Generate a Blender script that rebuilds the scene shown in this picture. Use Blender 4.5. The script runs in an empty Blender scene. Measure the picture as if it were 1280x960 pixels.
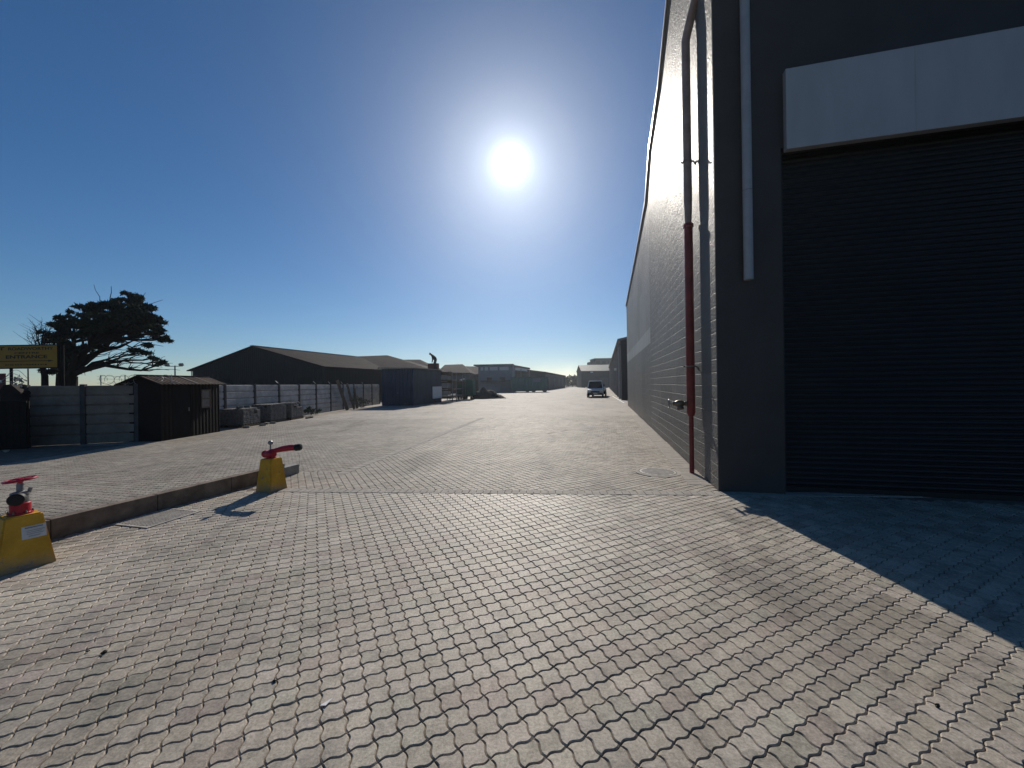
import bpy, bmesh, math, random
import numpy as np
from mathutils import Vector, Matrix

random.seed(11)
rng = np.random.default_rng(11)
sc = bpy.context.scene
col = sc.collection
rad = math.radians

# ------------------------------------------------------------------ camera model used for surveying the photo
F, CAM_H, ROLL = 481.0, 1.65, 0.015
RV = Vector((math.cos(ROLL), 0, -math.sin(ROLL)))
UV = Vector((math.sin(ROLL), 0, math.cos(ROLL)))


def ray(x, y):
    a, b = (x - 640) / F, -(y - 480) / F
    return Vector((0, 1, 0)) + RV * a + UV * b


def P(x, y, d):
    return ray(x, y) * d + Vector((0, 0, CAM_H))


def G(x, y):
    v = ray(x, y)
    return v * (-CAM_H / v.z) + Vector((0, 0, CAM_H))


AZ = rad(13.4)                      # the street runs 13.4 degrees right of the view
S = Vector((math.sin(AZ), math.cos(AZ), 0))
N = Vector((math.cos(AZ), -math.sin(AZ), 0))
CORNER = G(898, 613.5)
CORNER.z = 0
SUN_EL, SUN_AZ = rad(29.8), rad(0.25)
SUN_DIR = Vector((math.sin(SUN_AZ) * math.cos(SUN_EL), math.cos(SUN_AZ) * math.cos(SUN_EL), math.sin(SUN_EL)))


def wallhit(x, y):
    v = ray(x, y)
    k = CORNER.dot(N) / (v.x * N.x + v.y * N.y)
    p = v * k
    return ((p - CORNER).dot(S), CAM_H + p.z)


# ------------------------------------------------------------------ materials
def newmat(name):
    m = bpy.data.materials.new(name)
    m.use_nodes = True
    nt = m.node_tree
    return m, nt, nt.nodes['Principled BSDF']


def nd(nt, t, **kw):
    n = nt.nodes.new(t)
    for k, v in kw.items():
        setattr(n, k, v)
    return n


def pmat(name, c, rough=0.7, var=0.25, scale=3.0, bump=0.0, bscale=None, metal=0.0, c2=None, spec=0.3, stretch=(1, 1, 1)):
    """painted / weathered surface: base colour mottled by noise, optional bump"""
    m, nt, b = newmat(name)
    tc = nd(nt, 'ShaderNodeTexCoord')
    mp = nd(nt, 'ShaderNodeMapping')
    mp.inputs['Scale'].default_value = stretch
    nt.links.new(tc.outputs['Object'], mp.inputs['Vector'])
    no = nd(nt, 'ShaderNodeTexNoise')
    no.inputs['Scale'].default_value = scale
    no.inputs['Detail'].default_value = 8
    no.inputs['Roughness'].default_value = 0.65
    nt.links.new(mp.outputs[0], no.inputs['Vector'])
    rp = nd(nt, 'ShaderNodeValToRGB')
    c = tuple(c)
    lo = tuple(x * (1 - var) for x in c)
    hi = tuple(x * (1 + var) for x in (c2 or c))
    rp.color_ramp.elements[0].position = 0.3
    rp.color_ramp.elements[1].position = 0.7
    rp.color_ramp.elements[0].color = lo + (1,)
    rp.color_ramp.elements[1].color = hi + (1,)
    nt.links.new(no.outputs['Fac'], rp.inputs['Fac'])
    nt.links.new(rp.outputs[0], b.inputs['Base Color'])
    b.inputs['Roughness'].default_value = rough
    b.inputs['Metallic'].default_value = metal
    b.inputs['Specular IOR Level'].default_value = spec
    if bump:
        n2 = nd(nt, 'ShaderNodeTexNoise')
        n2.inputs['Scale'].default_value = bscale or scale * 8
        n2.inputs['Detail'].default_value = 5
        nt.links.new(mp.outputs[0], n2.inputs['Vector'])
        bp = nd(nt, 'ShaderNodeBump')
        bp.inputs['Strength'].default_value = 0.8
        bp.inputs['Distance'].default_value = bump
        nt.links.new(n2.outputs['Fac'], bp.inputs['Height'])
        nt.links.new(bp.outputs[0], b.inputs['Normal'])
    return m


def corrmat(name, c, axis='x', pitch=0.2, rough=0.55, var=0.25, depth=0.02, metal=0.0, rust=None, spec=0.12):
    """corrugated sheet: wave bump along an object axis, weathered in streaks"""
    m, nt, b = newmat(name)
    tc = nd(nt, 'ShaderNodeTexCoord')
    sp = nd(nt, 'ShaderNodeSeparateXYZ')
    nt.links.new(tc.outputs['Object'], sp.inputs[0])
    mu = nd(nt, 'ShaderNodeMath', operation='MULTIPLY')
    mu.inputs[1].default_value = 2 * math.pi / pitch
    nt.links.new(sp.outputs['xyz'.index(axis)], mu.inputs[0])
    si = nd(nt, 'ShaderNodeMath', operation='SINE')
    nt.links.new(mu.outputs[0], si.inputs[0])
    bp = nd(nt, 'ShaderNodeBump')
    bp.inputs['Strength'].default_value = 1.0
    bp.inputs['Distance'].default_value = depth
    nt.links.new(si.outputs[0], bp.inputs['Height'])
    nt.links.new(bp.outputs[0], b.inputs['Normal'])
    no = nd(nt, 'ShaderNodeTexNoise')
    no.inputs['Scale'].default_value = 1.1
    no.inputs['Detail'].default_value = 9
    no.inputs['Roughness'].default_value = 0.7
    nt.links.new(tc.outputs['Object'], no.inputs['Vector'])
    rp = nd(nt, 'ShaderNodeValToRGB')
    rp.color_ramp.elements[0].position = 0.35
    rp.color_ramp.elements[1].position = 0.68
    rp.color_ramp.elements[0].color = tuple(x * (1 - var) for x in c) + (1,)
    rp.color_ramp.elements[1].color = tuple(x * (1 + var) for x in (rust or c)) + (1,)
    nt.links.new(no.outputs['Fac'], rp.inputs['Fac'])
    nt.links.new(rp.outputs[0], b.inputs['Base Color'])
    b.inputs['Roughness'].default_value = rough
    b.inputs['Metallic'].default_value = metal
    b.inputs['Specular IOR Level'].default_value = spec
    return m


def paver_mat(name, far=False, rough=0.6, spec=0.2):
    m, nt, b = newmat(name)
    tc = nd(nt, 'ShaderNodeTexCoord')
    n1 = nd(nt, 'ShaderNodeTexNoise')          # broad dust and stain patches
    n1.inputs['Scale'].default_value = 0.55
    n1.inputs['Detail'].default_value = 7
    n1.inputs['Roughness'].default_value = 0.62
    nt.links.new(tc.outputs['Object'], n1.inputs['Vector'])
    n2 = nd(nt, 'ShaderNodeTexNoise')          # grit of the concrete
    n2.inputs['Scale'].default_value = 62 if not far else 9
    n2.inputs['Detail'].default_value = 6
    n2.inputs['Roughness'].default_value = 0.75
    nt.links.new(tc.outputs['Object'], n2.inputs['Vector'])
    n3 = nd(nt, 'ShaderNodeTexNoise')          # small dark blotches
    n3.inputs['Scale'].default_value = 7.0
    n3.inputs['Detail'].default_value = 10
    n3.inputs['Roughness'].default_value = 0.8
    nt.links.new(tc.outputs['Object'], n3.inputs['Vector'])
    if far:
        base = nd(nt, 'ShaderNodeRGB')
        base.outputs[0].default_value = (0.375, 0.335, 0.288, 1)
        src = base.outputs[0]
    else:
        at = nd(nt, 'ShaderNodeAttribute', attribute_name='tint')
        src = at.outputs['Color']

    def remap(sock, a0, a1, b0, b1):
        r = nd(nt, 'ShaderNodeMapRange')
        r.inputs[1].default_value, r.inputs[2].default_value = a0, a1
        r.inputs[3].default_value, r.inputs[4].default_value = b0, b1
        nt.links.new(sock, r.inputs[0])
        return r.outputs[0]
    f1 = remap(n1.outputs['Fac'], 0.3, 0.72, 0.74, 1.22)
    f2 = remap(n2.outputs['Fac'], 0.3, 0.7, 0.62, 1.34)
    f3 = remap(n3.outputs['Fac'], 0.34, 0.52, 0.55, 1.02)
    n5 = nd(nt, 'ShaderNodeTexNoise')          # old oil and tyre grime
    n5.inputs['Scale'].default_value = 0.85
    n5.inputs['Detail'].default_value = 9
    n5.inputs['Roughness'].default_value = 0.6
    n5.inputs['Distortion'].default_value = 0.6
    mp5 = nd(nt, 'ShaderNodeMapping')
    mp5.inputs['Location'].default_value = (13.7, 4.1, 2.0)
    mp5.inputs['Rotation'].default_value = (0, 0, AZ)
    mp5.inputs['Scale'].default_value = (1.6, 0.55, 1)
    nt.links.new(tc.outputs['Object'], mp5.inputs['Vector'])
    nt.links.new(mp5.outputs[0], n5.inputs['Vector'])
    f5 = remap(n5.outputs['Fac'], 0.52, 0.70, 1.0, 0.66)
    last = src
    for f in (f1, f2, f3, f5):
        mx = nd(nt, 'ShaderNodeVectorMath', operation='SCALE')
        nt.links.new(last, mx.inputs[0])
        nt.links.new(f, mx.inputs['Scale'])
        last = mx.outputs[0]
    nt.links.new(last, b.inputs['Base Color'])
    b.inputs['Roughness'].default_value = rough if not far else 0.72
    b.inputs['Specular IOR Level'].default_value = spec if not far else 0.15
    bp = nd(nt, 'ShaderNodeBump')
    bp.inputs['Strength'].default_value = 0.7
    bp.inputs['Distance'].default_value = 0.0036 if not far else 0.010
    if far:
        sp = nd(nt, 'ShaderNodeMapping')
        sp.inputs['Rotation'].default_value = (0, 0, rad(-28))
        nt.links.new(tc.outputs['Object'], sp.inputs['Vector'])
        bt = nd(nt, 'ShaderNodeTexBrick')
        bt.inputs['Scale'].default_value = 1.0
        bt.inputs['Brick Width'].default_value = 0.22
        bt.inputs['Row Height'].default_value = 0.11
        bt.inputs['Mortar Size'].default_value = 0.008
        nt.links.new(sp.outputs[0], bt.inputs['Vector'])
        ad = nd(nt, 'ShaderNodeMath', operation='SUBTRACT')
        nt.links.new(n2.outputs['Fac'], ad.inputs[0])
        nt.links.new(bt.outputs['Fac'], ad.inputs[1])
        nt.links.new(ad.outputs[0], bp.inputs['Height'])
    else:
        nt.links.new(n2.outputs['Fac'], bp.inputs['Height'])
    nt.links.new(bp.outputs[0], b.inputs['Normal'])
    return m


def wall_mat():
    """grey paint over block work on the street wall: block joints, a smoother
    rendered part with a pale stripe at the far end, roller patches"""
    m, nt, b = newmat('painted_block_wall')
    tc = nd(nt, 'ShaderNodeTexCoord')
    sp = nd(nt, 'ShaderNodeSeparateXYZ')
    nt.links.new(tc.outputs['Object'], sp.inputs[0])
    cb = nd(nt, 'ShaderNodeCombineXYZ')
    nt.links.new(sp.outputs[1], cb.inputs[0])
    nt.links.new(sp.outputs[2], cb.inputs[1])
    dn = nd(nt, 'ShaderNodeTexNoise')
    dn.inputs['Scale'].default_value = 3.5
    dn.inputs['Detail'].default_value = 4
    nt.links.new(cb.outputs[0], dn.inputs['Vector'])
    dsc = nd(nt, 'ShaderNodeVectorMath', operation='SCALE')
    dsc.inputs['Scale'].default_value = 0.035
    nt.links.new(dn.outputs['Color'], dsc.inputs[0])
    dad = nd(nt, 'ShaderNodeVectorMath', operation='ADD')
    nt.links.new(cb.outputs[0], dad.inputs[0])
    nt.links.new(dsc.outputs[0], dad.inputs[1])
    bt = nd(nt, 'ShaderNodeTexBrick')
    bt.inputs['Scale'].default_value = 1.0
    bt.inputs['Brick Width'].default_value = 0.40
    bt.inputs['Row Height'].default_value = 0.20
    bt.inputs['Mortar Size'].default_value = 0.011
    bt.inputs['Mortar Smooth'].default_value = 0.4
    bt.inputs['Color1'].default_value = (0.9, 0.9, 0.9, 1)
    bt.inputs['Color2'].default_value = (1.1, 1.1, 1.1, 1)
    nt.links.new(dad.outputs[0], bt.inputs['Vector'])
    n1 = nd(nt, 'ShaderNodeTexNoise')
    n1.inputs['Scale'].default_value = 0.9
    n1.inputs['Detail'].default_value = 8
    n1.inputs['Roughness'].default_value = 0.65
    nt.links.new(cb.outputs[0], n1.inputs['Vector'])
    n2 = nd(nt, 'ShaderNodeTexNoise')
    n2.inputs['Scale'].default_value = 28
    n2.inputs['Detail'].default_value = 6
    nt.links.new(cb.outputs[0], n2.inputs['Vector'])
    n4 = nd(nt, 'ShaderNodeTexNoise')
    n4.inputs['Scale'].default_value = 2.6
    n4.inputs['Detail'].default_value = 2
    nt.links.new(cb.outputs[0], n4.inputs['Vector'])
    # voronoi cells stretched along the wall: big roller-painted patches
    vo = nd(nt, 'ShaderNodeTexVoronoi', distance='CHEBYCHEV')
    vo.inputs['Scale'].default_value = 0.42
    nt.links.new(cb.outputs[0], vo.inputs['Vector'])
    vs = nd(nt, 'ShaderNodeSeparateColor')
    nt.links.new(vo.outputs['Color'], vs.inputs[0])

    def math_(op, a, c):
        n = nd(nt, 'ShaderNodeMath', operation=op)
        for i, v in enumerate((a, c)):
            if isinstance(v, (int, float)):
                n.inputs[i].default_value = v
            else:
                nt.links.new(v, n.inputs[i])
        return n.outputs[0]

    def mixc(f, a, c):
        mx = nd(nt, 'ShaderNodeMix', data_type='RGBA')
        nt.links.new(f, mx.inputs[0])
        for i, v in ((6, a), (7, c)):
            if isinstance(v, tuple):
                mx.inputs[i].default_value = v
            else:
                nt.links.new(v, mx.inputs[i])
        return mx.outputs[2]
    t, z = sp.outputs[1], sp.outputs[2]
    far = math_('GREATER_THAN', t, 8.25)
    stripe = math_('MULTIPLY', far, math_('MULTIPLY', math_('GREATER_THAN', z, 3.05), math_('LESS_THAN', z, 3.62)))
    upper = math_('MULTIPLY', far, math_('GREATER_THAN', z, 3.6))
    base = mixc(upper, (0.108, 0.107, 0.106, 1), (0.165, 0.166, 0.170, 1))
    base = mixc(stripe, base, (0.235, 0.24, 0.25, 1))
    f = math_('ADD', math_('MULTIPLY', n1.outputs['Fac'], 0.8), 0.62)
    f = math_('MULTIPLY', f, math_('ADD', math_('MULTIPLY', vs.outputs[0], 0.28), 0.84))
    # dust splashed up the foot of the wall
    mxv = nd(nt, 'ShaderNodeVectorMath', operation='SCALE')
    nt.links.new(base, mxv.inputs[0])
    nt.links.new(f, mxv.inputs['Scale'])
    dust = nd(nt, 'ShaderNodeMapRange')
    dust.inputs[1].default_value, dust.inputs[2].default_value = 0.0, 0.5
    dust.inputs[3].default_value, dust.inputs[4].default_value = 0.55, 0.0
    nt.links.new(math_('SUBTRACT', z, math_('MULTIPLY', n4.outputs['Fac'], 0.25)), dust.inputs[0])
    cfin = mixc(dust.outputs[0], mxv.outputs[0], (0.21, 0.19, 0.165, 1))
    nt.links.new(cfin, b.inputs['Base Color'])
    ro = nd(nt, 'ShaderNodeMapRange')
    ro.inputs[1].default_value, ro.inputs[2].default_value = 0.3, 0.7
    ro.inputs[3].default_value, ro.inputs[4].default_value = 0.43, 0.54
    nt.links.new(n1.outputs['Fac'], ro.inputs[0])
    nt.links.new(ro.outputs[0], b.inputs['Roughness'])
    b.inputs['Specular IOR Level'].default_value = 0.05
    jfac = math_('MULTIPLY', bt.outputs['Fac'], math_('SUBTRACT', 1.0, math_('MULTIPLY', far, 0.8)))
    jn = math_('MULTIPLY', jfac, math_('MULTIPLY', math_('ADD', n1.outputs['Fac'], -0.18), 1.5))
    h = math_('SUBTRACT', math_('ADD', math_('MULTIPLY', n2.outputs['Fac'], 0.9), math_('MULTIPLY', dn.outputs['Fac'], 0.9)), jn)
    bp = nd(nt, 'ShaderNodeBump')
    bp.inputs['Strength'].default_value = 1.0
    bp.inputs['Distance'].default_value = 0.018
    nt.links.new(h, bp.inputs['Height'])
    nt.links.new(bp.outputs[0], b.inputs['Normal'])
    return m


M = {}
M['paver'] = paver_mat('interlocking_paver')
M['paver_dull'] = paver_mat('worn_interlocking_paver', rough=0.68, spec=0.17)
M['paver_far'] = paver_mat('paving_distance', far=True)
M['bed'] = pmat('joint_sand', (0.17, 0.140, 0.110), 0.95, 0.4, 6, bump=0.004, bscale=90)
M['ground'] = pmat('dusty_ground', (0.16, 0.14, 0.11), 0.95, 0.35, 0.15, bump=0.02, bscale=4)
M['tar'] = pmat('dark_tarmac', (0.035, 0.035, 0.037), 0.9, 0.3, 1.5, bump=0.004, bscale=60)
M['edging'] = pmat('concrete_edging', (0.315, 0.285, 0.250), 0.85, 0.22, 4, bump=0.003, bscale=60)
M['wall'] = wall_mat()
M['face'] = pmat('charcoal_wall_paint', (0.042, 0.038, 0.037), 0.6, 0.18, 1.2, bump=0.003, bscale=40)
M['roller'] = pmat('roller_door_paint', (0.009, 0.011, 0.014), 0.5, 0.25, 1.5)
M['hood'] = pmat('grey_white_board', (0.35, 0.36, 0.385), 0.6, 0.09, 1.6, stretch=(1.6, 1, 0.4))
M['pvc'] = pmat('white_pvc_pipe', (0.30, 0.315, 0.345), 0.5, 0.12, 4)
M['flash'] = pmat('galvanised_flashing', (0.45, 0.46, 0.47), 0.35, 0.15, 3, metal=0.8)
M['redpipe'] = pmat('red_fire_pipe', (0.19, 0.036, 0.038), 0.42, 0.3, 5, bump=0.001, bscale=40)
M['glarepipe'] = pmat('glare_paled_pipe_paint', (0.27, 0.215, 0.205), 0.6, 0.25, 5, spec=0.3)  # upper riser: red greyed and paled, veiling glare put into the colour
M['redpaint'] = pmat('red_valve_paint', (0.36, 0.015, 0.03), 0.35, 0.25, 12)
M['brass'] = pmat('dull_brass', (0.16, 0.14, 0.11), 0.45, 0.3, 14, metal=0.7)
M['steel'] = pmat('grey_steel', (0.20, 0.20, 0.20), 0.5, 0.3, 8, metal=0.5)
M['black'] = pmat('black_rubber', (0.012, 0.012, 0.013), 0.55, 0.3, 10)
M['yellow'] = pmat('yellow_bollard_paint', (0.50, 0.27, 0.018), 0.6, 0.22, 5, bump=0.003, bscale=35, c2=(0.53, 0.30, 0.03))
def chip(m, chip_col, lo=0.60, hi=0.64, scale=9.0, base_col=(0.22, 0.19, 0.16), base_h=0.16):
    nt = m.node_tree
    b = nt.nodes['Principled BSDF']
    src = b.inputs['Base Color'].links[0].from_socket
    tc = nd(nt, 'ShaderNodeTexCoord')
    no = nd(nt, 'ShaderNodeTexNoise')
    no.inputs['Scale'].default_value = scale
    no.inputs['Detail'].default_value = 9
    no.inputs['Roughness'].default_value = 0.7
    nt.links.new(tc.outputs['Object'], no.inputs['Vector'])
    mr = nd(nt, 'ShaderNodeMapRange')
    mr.inputs[1].default_value, mr.inputs[2].default_value = lo, hi
    nt.links.new(no.outputs['Fac'], mr.inputs[0])
    mx = nd(nt, 'ShaderNodeMix', data_type='RGBA')
    nt.links.new(mr.outputs[0], mx.inputs[0])
    nt.links.new(src, mx.inputs[6])
    mx.inputs[7].default_value = chip_col + (1,)
    out = mx.outputs[2]
    if base_h:
        sp = nd(nt, 'ShaderNodeSeparateXYZ')
        nt.links.new(tc.outputs['Object'], sp.inputs[0])
        ad_ = nd(nt, 'ShaderNodeMath', operation='MULTIPLY_ADD')
        nt.links.new(no.outputs['Fac'], ad_.inputs[0])
        ad_.inputs[1].default_value = -0.30
        nt.links.new(sp.outputs[2], ad_.inputs[2])
        m2 = nd(nt, 'ShaderNodeMapRange')
        m2.inputs[1].default_value, m2.inputs[2].default_value = -0.17, base_h - 0.14
        m2.inputs[3].default_value, m2.inputs[4].default_value = 0.75, 0.0
        nt.links.new(ad_.outputs[0], m2.inputs[0])
        mx2 = nd(nt, 'ShaderNodeMix', data_type='RGBA')
        nt.links.new(m2.outputs[0], mx2.inputs[0])
        nt.links.new(out, mx2.inputs[6])
        mx2.inputs[7].default_value = base_col + (1,)
        out = mx2.outputs[2]
    nt.links.new(out, b.inputs['Base Color'])


chip(M['yellow'], (0.17, 0.15, 0.12))
chip(M['redpaint'], (0.07, 0.035, 0.025), 0.60, 0.66, 26, base_h=0)
chip(M['redpipe'], (0.09, 0.06, 0.05), 0.60, 0.68, 12, base_h=0)
M['sticker'] = pmat('paper_sticker', (0.55, 0.55, 0.56), 0.6, 0.12, 20)
M['ink'] = pmat('dark_ink', (0.02, 0.017, 0.012), 0.6, 0.1, 9)
M['rustplate'] = pmat('dark_cover_plate', (0.07, 0.058, 0.047), 0.85, 0.35, 6, spec=0.1)
M['kerb'] = pmat('rusty_brown_kerb', (0.150, 0.112, 0.085), 0.9, 0.40, 5, bump=0.008, bscale=30, c2=(0.17, 0.135, 0.105))
M['block'] = pmat('grey_concrete_block', (0.26, 0.255, 0.24), 0.9, 0.2, 6, bump=0.004, bscale=50)
M['iron'] = pmat('cast_iron_cover', (0.42, 0.385, 0.34), 0.6, 0.3, 9)
M['fence_grey'] = pmat('grey_concrete_panel', (0.175, 0.152, 0.128), 0.9, 0.3, 2.5, bump=0.006, bscale=30)
M['fence_white'] = pmat('whitewashed_panel', (0.43, 0.42, 0.41), 0.9, 0.35, 2.0, bump=0.006, bscale=30)
M['post'] = pmat('fence_post_concrete', (0.06, 0.06, 0.062), 0.9, 0.3, 5, bump=0.004, bscale=40)
M['wire'] = pmat('razor_wire_steel', (0.24, 0.24, 0.25), 0.45, 0.2, 8, metal=0.6)
M['brickdark'] = pmat('dark_brick', (0.020, 0.014, 0.012), 0.9, 0.35, 7, bump=0.005, bscale=25)
M['gate'] = pmat('dark_gate_steel', (0.012, 0.011, 0.011), 0.8, 0.3, 4, spec=0.1)
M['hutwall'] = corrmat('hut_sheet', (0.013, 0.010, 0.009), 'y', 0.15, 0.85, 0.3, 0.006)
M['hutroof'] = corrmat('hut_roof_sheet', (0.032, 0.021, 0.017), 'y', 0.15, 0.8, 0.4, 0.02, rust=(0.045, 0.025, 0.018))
M['hutpale'] = pmat('sun_bleached_sheet', (0.16, 0.145, 0.13), 0.8, 0.3, 5, spec=0.2)
M['bandpane'] = pmat('pale_window_film', (0.50, 0.50, 0.50), 0.5, 0.1, 1)
M['dusty_glass'] = pmat('dusty_pane', (0.16, 0.15, 0.14), 0.3, 0.3, 6)
M['glass'] = pmat('dark_glass', (0.015, 0.018, 0.022), 0.08, 0.2, 2)
M['pavstack'] = pmat('stacked_concrete_pavers', (0.16, 0.155, 0.15), 0.9, 0.35, 9, bump=0.004, bscale=40)
M['wood'] = pmat('weathered_timber', (0.13, 0.095, 0.065), 0.85, 0.4, 4, bump=0.003, bscale=30, stretch=(1, 1, 6))
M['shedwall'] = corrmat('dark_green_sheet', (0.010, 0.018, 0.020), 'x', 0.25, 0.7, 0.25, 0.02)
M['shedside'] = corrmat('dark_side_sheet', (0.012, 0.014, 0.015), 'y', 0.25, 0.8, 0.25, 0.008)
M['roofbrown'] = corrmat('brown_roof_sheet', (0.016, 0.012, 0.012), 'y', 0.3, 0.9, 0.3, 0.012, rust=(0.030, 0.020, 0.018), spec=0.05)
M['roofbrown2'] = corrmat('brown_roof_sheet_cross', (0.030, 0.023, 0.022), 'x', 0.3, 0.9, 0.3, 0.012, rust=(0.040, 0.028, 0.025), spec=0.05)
M['blue'] = corrmat('blue_sheet', (0.020, 0.042, 0.085), 'x', 0.25, 0.5, 0.25, 0.025)
M['blueside'] = corrmat('blue_sheet_side', (0.050, 0.065, 0.090), 'y', 0.25, 0.5, 0.25, 0.025)
M['palewall'] = pmat('pale_grey_wall', (0.20, 0.205, 0.22), 0.8, 0.2, 0.8)
M['greywall'] = pmat('mid_grey_wall', (0.085, 0.088, 0.095), 0.8, 0.25, 0.8)
M['darkwall'] = pmat('dark_grey_wall', (0.045, 0.046, 0.050), 0.8, 0.25, 0.8)
M['palesheet'] = corrmat('pale_roof_sheet', (0.36, 0.33, 0.26), 'x', 0.3, 0.55, 0.2, 0.015)
M['white'] = pmat('white_paint', (0.72, 0.72, 0.71), 0.5, 0.08, 3)
M['greenbox'] = pmat('green_painted_steel', (0.040, 0.110, 0.085), 0.55, 0.3, 3)
M['greenlong'] = corrmat('green_container_sheet', (0.085, 0.19, 0.16), 'x', 0.28, 0.55, 0.2, 0.03)
M['maroon'] = pmat('maroon_sheet', (0.13, 0.035, 0.035), 0.7, 0.25, 2)
M['soil'] = pmat('dark_spoil', (0.05, 0.045, 0.04), 0.95, 0.4, 3, bump=0.03, bscale=8)
M['sand'] = pmat('pale_sand', (0.30, 0.26, 0.21), 0.95, 0.25, 2, bump=0.01, bscale=30)
M['cloth_dark'] = pmat('dark_workwear', (0.022, 0.026, 0.036), 0.85, 0.25, 12)
M['skin'] = pmat('brown_skin', (0.11, 0.055, 0.035), 0.55, 0.1, 20)
M['bark'] = pmat('dark_bark', (0.016, 0.012, 0.010), 0.95, 0.35, 6, bump=0.02, bscale=18, spec=0.08)
M['leaf'] = pmat('dark_pine_leaf', (0.012, 0.020, 0.010), 0.8, 0.5, 2.5, c2=(0.022, 0.032, 0.014), spec=0.1)
M['leaf2'] = pmat('hedge_leaf', (0.035, 0.05, 0.025), 0.7, 0.45, 2.0)
M['signyellow'] = pmat('sign_yellow', (0.31, 0.165, 0.012), 0.55, 0.12, 2)
M['carwhite'] = pmat('white_car_paint', (0.82, 0.82, 0.81), 0.35, 0.05, 2)
M['cardark'] = pmat('dark_grey_car_paint', (0.035, 0.037, 0.042), 0.2, 0.1, 2)
M['carsilver'] = pmat('silver_car_paint', (0.30, 0.31, 0.33), 0.25, 0.08, 2)
M['lamp'] = pmat('lamp_lens', (0.5, 0.5, 0.5), 0.15, 0.1, 6)


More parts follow.
